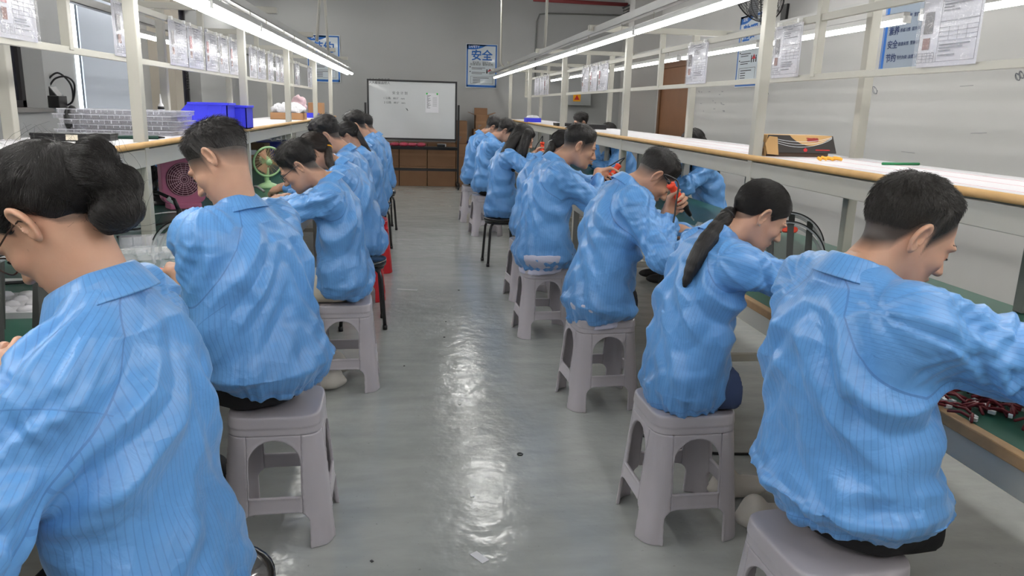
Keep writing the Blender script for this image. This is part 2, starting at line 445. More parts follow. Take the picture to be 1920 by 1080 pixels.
# ---------------- workbenches ----------------
def workbench(name, label, sx, edge, fx, rx, y0, y1, stations, lx, lz, rlx, org, rz):
    """sx=+1 right bench, -1 left; positions measured in the bench frame"""
    e = empty(name, org, label, 'workbench', 'assembly workbenches', rz)
    ox, oy = org[0], org[1]
    X = lambda x: x-ox
    def B(xa, xb, ya, yb, za, zb, nm, mat, bv=0):
        a, b = sorted((X(xa), X(xb)))
        return MB().box(a, b, ya-oy, yb-oy, za, zb).build(nm, mat, e, bv)
    back = rx+sx*.05
    B(edge+sx*.02, back, y0, y1, .722, .748, 'tabletop', M_WOODD)
    B(edge+sx*.03, back, y0, y1, .748, .7515, 'green_mat', M_GREEN)
    B(edge, edge+sx*.03, y0, y1, .722, .753, 'edge_strip', M_WOODD, .004)
    B(edge+sx*.03, edge+sx*.07, y0, y1, .64, .72, 'front_rail', M_STEEL, .003)
    B(back-sx*.05, back-sx*.01, y0, y1, .64, .72, 'rear_rail', M_STEEL, .003)
    B(fx-sx*.02, rx+sx*.02, y0, y1, 1.222, 1.246, 'shelf_board', M_SHELF)
    MB().cyl((X(fx-sx*.025), y0-oy, 1.236), (X(fx-sx*.025), y1-oy, 1.236), .0145, 10).build('shelf_edge_rod', M_WOOD, e)
    B(fx-sx*.022, fx+sx*.018, y0, y1, 1.135, 1.215, 'shelf_beam', M_STEEL, .003)
    B(rx-sx*.02, rx+sx*.02, y0, y1, 1.135, 1.215, 'shelf_beam', M_STEEL, .003)
    mid = (fx+rx)/2
    B(mid-.012, mid+.012, y0, stations[-1], 1.905, 1.94, 'paper_rail', M_STEEL, .002)
    B(mid-.015, mid+.015, y0, stations[-1], 1.625, 1.655, 'paper_rail', M_STEEL, .002)
    for i, y in enumerate(stations):
        B(fx-.026, fx+.026, y-.026, y+.026, .753, 2.055, 'post', M_STEEL, .004)
        B(rx-.026, rx+.026, y-.026, y+.026, .753, 2.055, 'post', M_STEEL, .004)
        B(lx-sx*.06, rlx+sx*.06, y-.025, y+.025, 2.055, 2.10, 'cross_beam', M_STEEL, .003)
        B(mid-.02, mid+.02, y-.02, y+.02, 1.64, 2.055, 'hanger_post', M_STEEL, .003)
        for xx in (edge+sx*.07, back-sx*.05):
            B(xx-.025, xx+.025, y-.025, y+.025, 0, .64, 'leg', M_STEEL, .003)
        B(edge+sx*.10, back-sx*.08, y-.02, y+.02, .15, .19, 'leg_brace', M_STEEL, .003)
        if i+1 < len(stations):
            ym = (y+stations[i+1])/2
            B(rx-.022, rx+.022, ym-.022, ym+.022, .753, 1.135, 'short_post', M_STEELD, .003)
    # aluminium channels the tubes hang from
    for x, z in ((lx, lz+.085), (rlx, lz+.085)):
        m = MB(); m.box(X(x)-.024, X(x)+.024, y0-oy, stations[-1]+.8-oy, z, z+.004); m.box(X(x)-.024, X(x)-.021, y0-oy, stations[-1]+.8-oy, z, z+.05); m.box(X(x)+.021, X(x)+.024, y0-oy, stations[-1]+.8-oy, z, z+.05)
        m.build('light_channel', M_ALU, e)
    return e
YSL = [1.55, 3.72, 5.93, 7.90, 10.0, 11.8]
YSR = [1.28, 3.73, 6.20, 8.85, 11.45, 13.70]
BL = workbench('workbench', 'long green-topped workbench with white shelf and twin light strips, on the left', -1, -.69, -1.25, -1.80, -.6, 12.15, YSL, -1.05, 1.90, -2.05, (-1.25, 3.72, 0), 0)
BR = workbench('workbench', 'long green-topped workbench with white shelf on the right, below the black wall fan', 1, 1.27, 1.71, 2.26, -.4, 13.85, YSR, 1.43, 1.95, 2.53, (1.71, 3.73, 0), .006)
def bxr(x, y): return x-.006*(y-3.73)
def led_tube(x, y, z, ln, lab, grp, tilt=0.0, twin=False, cat='light'):
    e = empty('tube_light', (x, y, z), lab, cat, grp, tilt)
    MB().box(-.018, .018, -ln/2, ln/2, .008, .040).build('lamp_housing', M_ALU, e, .003)
    MB().cyl((0, -ln/2+.015, 0), (0, ln/2-.015, 0), .019, 10).build('lamp_tube', M_TUBE, e)
    for s in (-1, 1): MB().box(-.019, .019, s*ln/2-.012, s*ln/2+.004, -.016, .02).build('end_cap', M_WHITE, e)
    for s in (-.3, .3): MB().tube([(0, s*ln, .04), (.004, s*ln, .065), (0, s*ln, .086)], .003, 6).build('hanger_wire', M_STEEL, e)
ordw = ['first', 'second', 'third', 'fourth', 'fifth', 'sixth', 'seventh', 'eighth', 'ninth', 'tenth']
# right bench, aisle side and wall side
for i in range(8):
    y = .70+i*1.745
    led_tube(bxr(1.43, y), y, 1.95, 1.70, 'glowing tube on the aisle side of the right bench, %s from the near end' % ordw[i], 'right bench aisle tubes', .006)
    y2 = y+.5
    led_tube(bxr(2.53, y2), y2, 1.95, 1.62, 'glowing tube on the wall side of the right bench, %s from the near end' % ordw[i], 'right bench wall tubes', .006)
for i in range(10):
    y = 1.0+i*1.24
    led_tube(-1.012, y, 1.90, 1.2, 'inner tube of the twin light strip on the left bench, %s from the near end' % ordw[i], 'left bench inner tubes')
    led_tube(-1.092, y+.12, 1.90, 1.2, 'outer tube of the twin light strip on the left bench, %s from the near end' % ordw[i], 'left bench outer tubes')
    if i % 2 == 0:
        led_tube(-2.05, y+.5, 1.90, 1.2, 'tube on the window side of the left bench, %s from the near end' % ordw[i//2], 'left bench window tubes')
# ---------------- stools ----------------
def stool_parts():
    def hs(z): return .146+(.46-z)*.088+.003*(z > .418)
    def base(P):
        x, y, z = np.abs(P[:, 0]), np.abs(P[:, 1]), P[:, 2]
        d = ((x**5+y**5)**.2-hs(z))*.98
        o = None
        for a, b in ((x, y), (y, x)):
            up = np.minimum(np.maximum(np.maximum(a-.082, .185-z), z-.295), np.sqrt(a*a+(z-.295)**2)-.082)
            lw = np.maximum(np.maximum(a-.108, z-.128), -z-1)
            c = np.maximum(a-.068, z-.088); r2 = np.sqrt(np.maximum(a-.068, 0)**2+np.maximum(z-.088, 0)**2)-.040
            lw = np.minimum(np.maximum(c, -1), 9); lw = np.where((a > .068) & (z > .088), r2, np.maximum(a-.108, z-.128))
            side = hs(z)-.05-b
            op = np.maximum(np.minimum(up, lw), side)
            rim = np.exp(-(np.minimum(np.abs(up), np.abs(lw))/.007)**2)*.004*(side < .03)
            o = (op, rim) if o is None else (np.minimum(o[0], op), np.maximum(o[1], rim))
        dd = d-o[1]
        sh = np.maximum(dd, -(d+.011))
        top = np.maximum(np.maximum(d, z-.46), .448-z)
        s = np.minimum(np.maximum(sh, z-.459), top)
        s = smax(smax(s, -o[0], .003), z-.4605, .012)
        # slight dish and rounded crest
        return np.maximum(s, -z)
    H = .0036
    out = {}
    fs = lambda P: np.maximum(base(P), .392-P[:, 2])
    out['seat'] = snets(fs, (-.19, -.19, .38), (.19, .19, .48), H)
    fl = lambda P: np.maximum(np.maximum(base(P), P[:, 2]-.393), np.maximum(.085-P[:, 0], .085-P[:, 1]))
    out['leg'] = snets(fl, (.07, .07, -.01), (.21, .21, .41), H)
    fb = lambda P: np.maximum(np.maximum(base(P), P[:, 2]-.393), np.maximum(np.abs(P[:, 1])-.0865, .06-P[:, 0]))
    out['side_panel'] = snets(fb, (.10, -.10, .11), (.21, .10, .41), H)
    res = {}
    for k, (V, Q) in out.items():
        V = relax(V, Q, 3, .4)
        o = qmesh(k, V, Q, M_STOOL); res[k] = o.data; bpy.data.objects.remove(o)
    return res
STP = stool_parts()
STP_RED = {k: v.copy() for k, v in STP.items()}
for v in STP_RED.values(): v.materials.clear(); v.materials.append(M_RED)
def plastic_stool(loc, rz, label, red=False, group='plastic stools'):
    P = STP_RED if red else STP
    e = empty('plastic_stool', loc, label, 'stool', group, rz)
    link('seat', P['seat'], None, e)
    for k in range(4):
        o = link('leg', P['leg'], None, e); o.rotation_euler = (0, 0, k*math.pi/2)
        o = link('side_panel', P['side_panel'], None, e); o.rotation_euler = (0, 0, k*math.pi/2)
    return e
def round_stool(loc, rz, label, R=.165, zs=.455, group='black round stools'):
    e = empty('round_stool', loc, label, 'stool', group, rz)
    MB().lathe([(0, zs-.012), (R*.9, zs-.012), (R*.97, zs-.005), (R, zs+.0), (R, zs-.025), (R*.97, zs-.042), (R*.6, zs-.045), (0, zs-.045)][::-1], n=32).build('seat', pmat('black_seat', (.012, .012, .014), .22, coat=.3), e)
    MB().tube([(R*.86*math.cos(t), R*.86*math.sin(t), zs-.055) for t in np.linspace(0, 2*math.pi, 25)[:-1]], .010, 8, closed=True).build('seat_ring', M_BLACKM, e)
    for k in range(4):
        a = math.pi/4+k*math.pi/2; c, s = math.cos(a), math.sin(a)
        lg = MB().tube([(c*.07, s*.07, zs-.06), (c*R*.80, s*R*.80, zs-.06), (c*R*.95, s*R*.95, zs-.075), (c*R*1.05, s*R*1.05, zs-.11), (c*R*1.22, s*R*1.22, .012)], .0125, 10).build('leg', M_BLACKM, e)
        MB().cyl((c*R*1.22, s*R*1.22, 0), (c*R*1.225, s*R*1.225, .03), .016, 10).build('rubber_foot', M_BLACK, lg)
    return e
# ---------------- people ----------------
def jacket_material():
    m = bpy.data.materials.new('jacket_nylon'); m.use_nodes = True; nt = m.node_tree; L = nt.links
    b = nt.nodes['Principled BSDF']
    def A(n):
        a = nt.nodes.new('ShaderNodeAttribute'); a.attribute_name = n; return a.outputs['Fac']
    def mth(op, a, c=None, d=None):
        k = nt.nodes.new('ShaderNodeMath'); k.operation = op
        for i, v in enumerate((a, c, d)):
            if v is None: continue
            if isinstance(v, (int, float)): k.inputs[i].default_value = v
            else: L.new(v, k.inputs[i])
        return k.outputs[0]
    g = A('seam')
    sel = mth('GREATER_THAN', g, 0.0)
    u = mth('ADD', mth('MULTIPLY', A('us'), sel), mth('MULTIPLY', A('ut'), mth('SUBTRACT', 1.0, sel)))
    st = mth('ABSOLUTE', mth('SUBTRACT', mth('FRACT', mth('MULTIPLY', u, 1/.0105)), .5))
    line = mth('MULTIPLY', mth('LESS_THAN', st, .07), .42)
    seam = mth('LESS_THAN', mth('ABSOLUTE', g), .0016)
    hem = mth('LESS_THAN', mth('ABSOLUTE', mth('SUBTRACT', A('hemd'), .022)), .0012)
    dk = mth('MAXIMUM', mth('MAXIMUM', mth('MULTIPLY', seam, .7), mth('MULTIPLY', hem, .5)), line)
    mx = nt.nodes.new('ShaderNodeMix'); mx.data_type = 'RGBA'
    mx.inputs[6].default_value = (*JACKET, 1); mx.inputs[7].default_value = (.055, .17, .46, 1)
    L.new(dk, mx.inputs[0]); L.new(mx.outputs[2], b.inputs['Base Color'])
    b.inputs['Roughness'].default_value = .36; b.inputs['Specular IOR Level'].default_value = .6
    b.inputs['Sheen Weight'].default_value = .25; b.inputs['Sheen Roughness'].default_value = .4
    b.inputs['Sheen Tint'].default_value = (.6, .8, 1, 1)
    tc = nt.nodes.new('ShaderNodeTexCoord')
    n0 = nt.nodes.new('ShaderNodeTexNoise'); n0.inputs['Scale'].default_value = 5; n0.inputs['Detail'].default_value = 2
    L.new(tc.outputs['Object'], n0.inputs['Vector'])
    wv = nt.nodes.new('ShaderNodeVectorMath'); wv.operation = 'MULTIPLY_ADD'; wv.inputs[1].default_value = (.25, .25, .25)
    L.new(n0.outputs['Color'], wv.inputs[0]); L.new(tc.outputs['Object'], wv.inputs[2])
    v = nt.nodes.new('ShaderNodeTexVoronoi'); v.feature = 'F1'; v.inputs['Scale'].default_value = 9
    L.new(wv.outputs[0], v.inputs['Vector'])
    v2 = nt.nodes.new('ShaderNodeTexNoise'); v2.inputs['Scale'].default_value = 22; v2.inputs['Detail'].default_value = 3
    v2.inputs['Distortion'].default_value = .8
    L.new(tc.outputs['Object'], v2.inputs['Vector'])
    h = mth('ADD', mth('MULTIPLY', v.outputs['Distance'], .6), mth('MULTIPLY', v2.outputs['Fac'], .28))
    h = mth('SUBTRACT', h, mth('MULTIPLY', seam, .25))
    bp = nt.nodes.new('ShaderNodeBump'); bp.inputs['Strength'].default_value = .8; bp.inputs['Distance'].default_value = .016
    L.new(h, bp.inputs['Height']); L.new(bp.outputs[0], b.inputs['Normal'])
    return m
JACKET = (.122, .338, .715)
M_JACKET = jacket_material()
def skin_material():
    m = bpy.data.materials.new('skin'); m.use_nodes = True; nt = m.node_tree; L = nt.links
    b = nt.nodes['Principled BSDF']
    def mixc(f, a, c):
        mx = nt.nodes.new('ShaderNodeMix'); mx.data_type = 'RGBA'
        if hasattr(f, 'links'): L.new(f, mx.inputs[0])
        for i, q in ((6, a), (7, c)):
            if hasattr(q, 'links'): L.new(q, mx.inputs[i])
            else: mx.inputs[i].default_value = (*q, 1)
        return mx.outputs[2]
    def A(n):
        a = nt.nodes.new('ShaderNodeAttribute'); a.attribute_name = n; return a.outputs['Fac']
    tc = nt.nodes.new('ShaderNodeTexCoord')
    n = nt.nodes.new('ShaderNodeTexNoise'); n.inputs['Scale'].default_value = 14; n.inputs['Detail'].default_value = 5
    L.new(tc.outputs['Object'], n.inputs['Vector'])
    base = mixc(n.outputs['Fac'], (.50, .275, .185), (.63, .365, .25))
    c = mixc(A('lip'), base, (.50, .20, .17))
    c = mixc(A('stub'), c, (.035, .028, .025))
    L.new(c, b.inputs['Base Color'])
    b.inputs['Roughness'].default_value = .48
    b.inputs['Subsurface Weight'].default_value = .12; b.inputs['Subsurface Radius'].default_value = (.8, .3, .2); b.inputs['Subsurface Scale'].default_value = .012
    n2 = nt.nodes.new('ShaderNodeTexNoise'); n2.inputs['Scale'].default_value = 160
    L.new(tc.outputs['Object'], n2.inputs['Vector'])
    bp = nt.nodes.new('ShaderNodeBump'); bp.inputs['Strength'].default_value = .12; bp.inputs['Distance'].default_value = .002
    L.new(n2.outputs['Fac'], bp.inputs['Height']); L.new(bp.outputs[0], b.inputs['Normal'])
    return m
M_SKIN = skin_material()
def hair_material(name, c0, c1):
    m = bpy.data.materials.new(name); m.use_nodes = True; nt = m.node_tree; L = nt.links; b = nt.nodes['Principled BSDF']
    a = nt.nodes.new('ShaderNodeAttribute'); a.attribute_name = 'hu'
    a2 = nt.nodes.new('ShaderNodeAttribute'); a2.attribute_name = 'hv'
    cb = nt.nodes.new('ShaderNodeCombineXYZ'); L.new(a.outputs['Fac'], cb.inputs[0]); L.new(a2.outputs['Fac'], cb.inputs[1])
    n = nt.nodes.new('ShaderNodeTexNoise'); n.inputs['Scale'].default_value = 1.0; n.inputs['Detail'].default_value = 4; n.inputs['Roughness'].default_value = .65
    L.new(cb.outputs[0], n.inputs['Vector'])
    mx = nt.nodes.new('ShaderNodeMix'); mx.data_type = 'RGBA'; mx.inputs[6].default_value = (*c0, 1); mx.inputs[7].default_value = (*c1, 1)
    L.new(n.outputs['Fac'], mx.inputs[0]); L.new(mx.outputs[2], b.inputs['Base Color'])
    b.inputs['Roughness'].default_value = .46; b.inputs['Specular IOR Level'].default_value = .45
    bp = nt.nodes.new('ShaderNodeBump'); bp.inputs['Strength'].default_value = .7; bp.inputs['Distance'].default_value = .006
    L.new(n.outputs['Fac'], bp.inputs['Height']); L.new(bp.outputs[0], b.inputs['Normal'])
    return m
M_HAIR = hair_material('black_hair', (.004, .0035, .0035), (.026, .022, .021))
M_HAIRG = hair_material('thin_grey_black_hair', (.008, .007, .0065), (.045, .039, .034))
M_HAIRB = hair_material('dark_brown_hair', (.008, .006, .005), (.040, .026, .020))
M_PANTS = pmat('black_trousers', (.008, .008, .010), .75, bump=(40, .2, .004))
M_BEIGE = pmat('beige_trousers', sr(205, 196, 178), .8, bump=(40, .3, .004))
M_JEANS = pmat('blue_jeans', sr(52, 66, 100), .8, bump=(80, .2, .003))
M_SHIRT = pmat('pale_shirt', sr(205, 205, 225), .8, bump=(30, .3, .004))
M_SHOE = pmat('white_shoe', sr(205, 200, 192), .6)
M_SHOEB = pmat('black_shoe', (.02, .02, .022), .5)

def tri(x):
    return np.abs((x-np.floor(x))-.5)*2
def unit(v):
    v = np.array(v, float); return v/np.linalg.norm(v)
def ik(S, T, a, b, pole):
    S = np.array(S, float); T = np.array(T, float); d = T-S; L = np.linalg.norm(d); L2 = min(L, (a+b)*.985)
    u = d/L; T = S+u*L2
    x = (a*a-b*b+L2*L2)/(2*L2); y = math.sqrt(max(a*a-x*x, 0))
    p = np.array(pole, float); p = p-u*p.dot(u); p /= np.linalg.norm(p)
    return S+u*x+p*y, T
def kin(spec):
    """joints in person space (x forward, y left, z up; origin on the floor under the seat)"""
    s = spec.get('size', 1.0); zs = spec.get('zs', .46); ph = math.radians(spec['phi'])
    a = [math.radians(q) for q in spec.get('lean', (5, 22, 40, 55))]
    side = math.radians(spec.get('side', 0))
    J = {}
    def dv(t): return np.array((math.sin(t), math.sin(side)*math.cos(t), math.cos(t)*math.cos(side)))
    H = np.array((0, 0, zs+.085)); J['H'] = H
    J['P1'] = H+.20*s*dv(a[0]); J['P2'] = J['P1']+.20*s*dv(a[1]); J['N'] = J['P2']+.175*s*dv(a[2])
    up = dv(a[2]); J['up'] = up
    fw = np.array((math.cos(a[2]), 0, -math.sin(a[2])))
    tw = math.radians(spec.get('twist', 0)); lat = np.array((-math.sin(tw), math.cos(tw), 0)); J['lat'] = lat
    sw = spec.get('shw', .168)*s
    for k, sg in (('L', 1), ('R', -1)):
        rz = spec.get('raise'+k, 0)
        J['S'+k] = J['N']-up*.082*s+lat*sg*sw+fw*.025+np.array((0, 0, rz))
        J['A'+k] = J['N']-up*.028*s+lat*sg*.055*s
    J['C'] = J['N']+spec.get('nl', .17)*s*dv(a[3])
    hy, hp, hr = [math.radians(q) for q in spec.get('head', (0, 35, 0))]
    R = Matrix.Rotation(hy, 3, 'Z') @ Matrix.Rotation(hp, 3, 'Y') @ Matrix.Rotation(hr, 3, 'X')
    J['HR'] = np.array(R)
    c, sn = math.cos(ph), math.sin(ph)
    J['toW'] = lambda p: np.array((spec['seat'][0]+p[0]*c-p[1]*sn, spec['seat'][1]+p[0]*sn+p[1]*c, p[2]))
    J['toL'] = lambda p: np.array(((p[0]-spec['seat'][0])*c+(p[1]-spec['seat'][1])*sn, -(p[0]-spec['seat'][0])*sn+(p[1]-spec['seat'][1])*c, p[2]))
    for k, sg in (('L', 1), ('R', -1)):
        T = spec.get('hand'+k)
        T = J['toL'](T) if T is not None else np.array((.42, sg*.10, .84))
        E, W = ik(J['S'+k], T, .28*s, .245*s, spec.get('pole'+k, (-.35, sg*.8, -.6)))
        J['E'+k] = E; J['W'+k] = W
    return J

def head_base(P):
    d = ell(P, (-.012, 0, .038), (.098, .077, .088))
    d = smin(d, ell(P, (.035, 0, -.02), (.061, .062, .086)), .03)
    d = smin(d, ell(P, (.046, 0, -.075), (.044, .046, .038)), .03)
    for s in (1, -1):
        d = smin(d, rcone(P, (.0, s*.05, -.035), (.05, s*.028, -.088), .021, .019), .025)
    return d
def head_sdf(P, neckL, female=False, ears=True, nr=.053):
    d = head_base(P)
    for s in (1, -1):
        d = smin(d, ell(P, (.06, s*.041, -.024), (.024, .022, .019)), .02)
        d = smin(d, ell(P, (.083, s*.028, .024), (.014, .026, .008)), .016)
        d = smax(d, -ell(P, (.104, s*.031, .003), (.015, .016, .010)), .012)
        d = smin(d, ell(P, (.081, s*.031, .001), (.0125, .0145, .0125)), .004)
        d = smin(d, ell(P, (.103, s*.0105, -.034), (.010, .008, .0075)), .006)
    d = smin(d, rcone(P, (.089, 0, .014), (.117, 0, -.029), .0075, .0105), .012)
    d = smin(d, ell(P, (.095, 0, -.0575), (.010, .023, .0065)), .006)
    d = smin(d, ell(P, (.093, 0, -.069), (.010, .019, .007)), .006)
    d = smax(d, -ell(P, (.107, 0, -.063), (.008, .024, .0016)), .003)
    d = smin(d, ell(P, (.080, 0, -.099), (.020, .022, .016)), .02)
    d = smin(d, rcone(P, (-.018, 0, -.03), neckL, nr, nr+.007), .035)
    if ears:
        for s in (1, -1):
            # ear frame: u back, v up, n outward
            u = unit((-.88, s*.42, 0.12)); v = unit((-.14, s*.10, 1)); v = unit(v-u*np.dot(u, v)); n = np.cross(u, v)*(1 if s < 0 else -1)
            n = n if n[1]*s > 0 else -n
            q = (P-N_((-.010, s*.074, -.002)))@np.stack([u, v, n], 1).astype(np.float32)
            q = q-N_((.012, 0, .006))
            e = ell(q, (0, 0, -.002), (.0175, .031, .0065))
            ang = np.arctan2(q[:, 1], q[:, 0])
            rr = np.sqrt((q[:, 0]/.0165)**2+(q[:, 1]/.0295)**2)
            ring = np.sqrt(((rr-1)*.021)**2+(q[:, 2]-.004)**2)-(.0042+.0012*np.sin(ang+.6))
            ring = np.where(q[:, 0] < -.012, ring+(-.012-q[:, 0])*.7, ring)
            e = smax(e, -ell(q, (-.003, .002, .007), (.0105, .019, .0075)), .004)
            e = smin(e, ring, .004)
            e = smin(e, ell(q, (-.004, -.030, .001), (.0085, .0095, .005)), .006)
            e = smin(e, ell(q, (-.014, -.004, .003), (.004, .007, .004)), .004)
            e = smax(e, -ell(q, (-.006, -.004, .003), (.005, .009, .006)), .004)
            d = smin(d, e, .005)
    return d

HB = {  # hairline height against x (front positive), side view
    'short': ([-.12, -.098, -.075, -.045, -.028, -.012, .008, .016, .020, .045, .070, .090, .11], [-.062, -.06, -.052, -.028, .018, .030, .030, -.012, .004, .036, .052, .072, .078]),
    'fade': ([-.12, -.098, -.075, -.045, -.028, -.012, .008, .016, .020, .045, .070, .090, .11], [-.018, -.016, -.010, .004, .026, .032, .032, .012, .022, .040, .056, .076, .08]),
    'pulled': ([-.12, -.098, -.075, -.045, -.028, -.012, .010, .020, .045, .070, .090, .11], [-.064, -.062, -.052, -.026, .014, .026, .026, .008, .036, .056, .072, .078]),
    'bald': ([-.12, -.098, -.075, -.045, -.028, -.012, .008, .016, .020, .045, .070, .090, .11], [-.060, -.058, -.050, -.026, .020, .032, .032, -.006, .012, .050, .078, .098, .104]),
}
def hair_b(P, kind):
    xs, zs = HB[kind]
    return P[:, 2]-np.interp(P[:, 0], xs, zs).astype(np.float32)

def strands(name, pts, rad, mat, parent):
    """hair strands: pts (n,k,3)"""
    n, k, _ = pts.shape
    cu = bpy.data.hair_curves.new(name)
    cu.add_curves([k]*n)
    cu.attributes['position'].data.foreach_set('vector', np.asarray(pts, np.float32).ravel())
    r = np.tile(np.linspace(1, .35, k), n)*rad
    if 'radius' not in cu.attributes: cu.attributes.new('radius', 'FLOAT', 'POINT')
    cu.attributes['radius'].data.foreach_set('value', r.astype(np.float32))
    cu.materials.append(mat)
    o = bpy.data.objects.new(name, cu); COL.objects.link(o); o.parent = parent
    return o
def flow(V, Q, f, field, n, steps, L, lift, rng, keep=None, jitter=.25, offs=.0005):
    """strands rooted on the hair mesh, following field along its surface"""
    q = Q[rng.randint(0, len(Q), n)]
    w = rng.dirichlet((1, 1, 1, 1), n).astype(np.float32)
    P = (V[q]*w[:, :, None]).sum(1)
    if keep is not None: P = P[keep(P)]
    out = [P]; ln = L*(.6+.8*rng.rand(len(P), 1))/steps
    jit = rng.normal(size=P.shape)*jitter
    for i in range(steps):
        g = grad(f, P, .003)
        d = field(P)+jit*.5
        d = d-g*(d*g).sum(1, keepdims=True)
        d /= np.maximum(np.linalg.norm(d, axis=1, keepdims=True), 1e-6)
        P = P+d*ln+g*lift*ln
        if lift < .12:
            dd = f(P)[:, None]; P = P-g*(dd-offs*(1+i*.4))*np.where(dd > .004, .6, 1)
        out.append(P.astype(np.float32))
    return np.stack(out, 1)
def tail_sdf(P, pts, rs):
    d = None
    for i in range(len(pts)-1):
        e = rcone(P, pts[i], pts[i+1], rs[i], rs[i+1])
        d = e if d is None else smin(d, e, .012)
    return d
def tail_strands(pts, rs, n, k, rng, spread=1.0):
    pts = np.array(pts, float); rs = np.array(rs, float)
    t = np.linspace(0, len(pts)-1, k)
    C = np.stack([np.interp(t, range(len(pts)), pts[:, i]) for i in range(3)], 1)
    Rr = np.interp(t, range(len(pts)), rs)
    T = np.gradient(C, axis=0); T /= np.linalg.norm(T, axis=1, keepdims=True)
    A = np.cross(T, (0.3, 1, .1)); A /= np.linalg.norm(A, axis=1, keepdims=True); B = np.cross(T, A)
    th = rng.rand(n, 1)*6.283; r = np.sqrt(rng.uniform(.45, 1.12, (n, 1)))*spread
    wob = rng.normal(size=(n, k))*.04
    X = C[None]+(np.cos(th+wob)*r*Rr)[:, :, None]*A+(np.sin(th+wob)*r*Rr)[:, :, None]*B
    return X

def hand_prims(W, d, n, s, curl=(.55, .8, .5), spread=0.0, sc=1.0, thumb=(.55, .75, .35)):
    d = unit(d); n = unit(np.array(n)-d*np.dot(n, d)); s = unit(s)
    F = []
    ln = ((.042, .026, .021), (.047, .029, .022), (.043, .027, .022), (.034, .021, .019))
    for i in range(4):
        b = W+d*(.088-.004*abs(i-1)-(.006 if i == 3 else 0))*sc+s*(.030-.0195*i)*sc
        ang = 0; ch = [b]; p = b
        for k in range(3):
            ang += curl[k]*(1+.12*i)
            dr = d*math.cos(ang)+n*math.sin(ang)+s*spread*(1.5-i)
            p = p+unit(dr)*ln[i][k]*sc; ch.append(p)
        F.append((ch, [.0098*sc, .0090*sc, .0082*sc, .0070*sc] if i < 3 else [.0085*sc, .0078*sc, .007*sc, .006*sc]))
    b = W+d*.022*sc+s*.026*sc+n*.004
    t1 = b+unit(d*thumb[0]+s*thumb[1]+n*thumb[2])*.044*sc
    t2 = t1+unit(d*.8+s*.25+n*(thumb[2]+.25))*.032*sc
    t3 = t2+unit(d*.85-s*.05+n*(thumb[2]+.35))*.026*sc
    F.append(([b, t1, t2, t3], [.015*sc, .0112*sc, .0098*sc, .0075*sc]))
    R = np.stack([d, s, n], 1).astype(np.float32)
    def f(P):
        pm = ell(P, W+d*.048*sc, (.054*sc, .043*sc, .0165*sc), R)
        pm = smin(pm, rcone(P, W+d*.02*sc+s*.022*sc, W+d*.085*sc+s*.028*sc, .014*sc, .0105*sc), .012)
        pm = smin(pm, rcone(P, W+d*.02*sc-s*.022*sc, W+d*.08*sc-s*.026*sc, .014*sc, .009*sc), .012)
        fg = None
        for ch, r in F:
            c = None
            for k in range(3):
                e = rcone(P, ch[k], ch[k+1], r[k], r[k+1]); c = e if c is None else smin(c, e, .004)
            fg = c if fg is None else np.minimum(fg, c)
        return smin(pm, fg, .007)
    return f

def torso_sdf(P, S, Wd, Dp, p=2.4):
    """tube of superelliptic sections along the polyline S"""
    best = np.full(len(P), 1e9, np.float32); out = np.zeros(len(P), np.float32)
    for i in range(len(S)-1):
        a = N_(S[i]); b = N_(S[i+1]); ba = b-a; L2 = float(ba@ba); ax = ba/math.sqrt(L2)
        t0 = ((P-a)@ba)/L2; t = np.clip(t0, 0, 1)
        C = a+t[:, None]*ba; q = P-C; dd = (q*q).sum(1)
        nrm = np.cross(N_((0, 1, 0)), ax)
        w = Wd[i]+(Wd[i+1]-Wd[i])*t; dp = Dp[i]+(Dp[i+1]-Dp[i])*t
        lat = np.abs(q[:, 1]); fw = np.abs(q@nrm); al = np.abs(q@ax)
        k = ((lat/w)**p+(fw/dp)**p+(al/.05)**p)**(1/p)
        ln = np.sqrt(dd)
        di = np.where(k > 1e-4, ln*(1-1/np.maximum(k, 1e-4)), -np.minimum(w, dp))
        di = np.maximum(di, -.15)
        up = dd < best
        best = np.where(up, dd, best); out = np.where(up, di, out)
    return out
def spline(pts, n):
    pts = np.array(pts, float); k = len(pts); t = np.linspace(0, k-1, n); out = []
    for u in t:
        i = min(int(u), k-2); f = u-i
        p0 = pts[max(i-1, 0)]; p1 = pts[i]; p2 = pts[i+1]; p3 = pts[min(i+2, k-1)]
        out.append(.5*((2*p1)+(p2-p0)*f+(2*p0-5*p1+4*p2-p3)*f*f+(3*p1-p0-3*p2+p3)*f**3))
    return np.array(out)

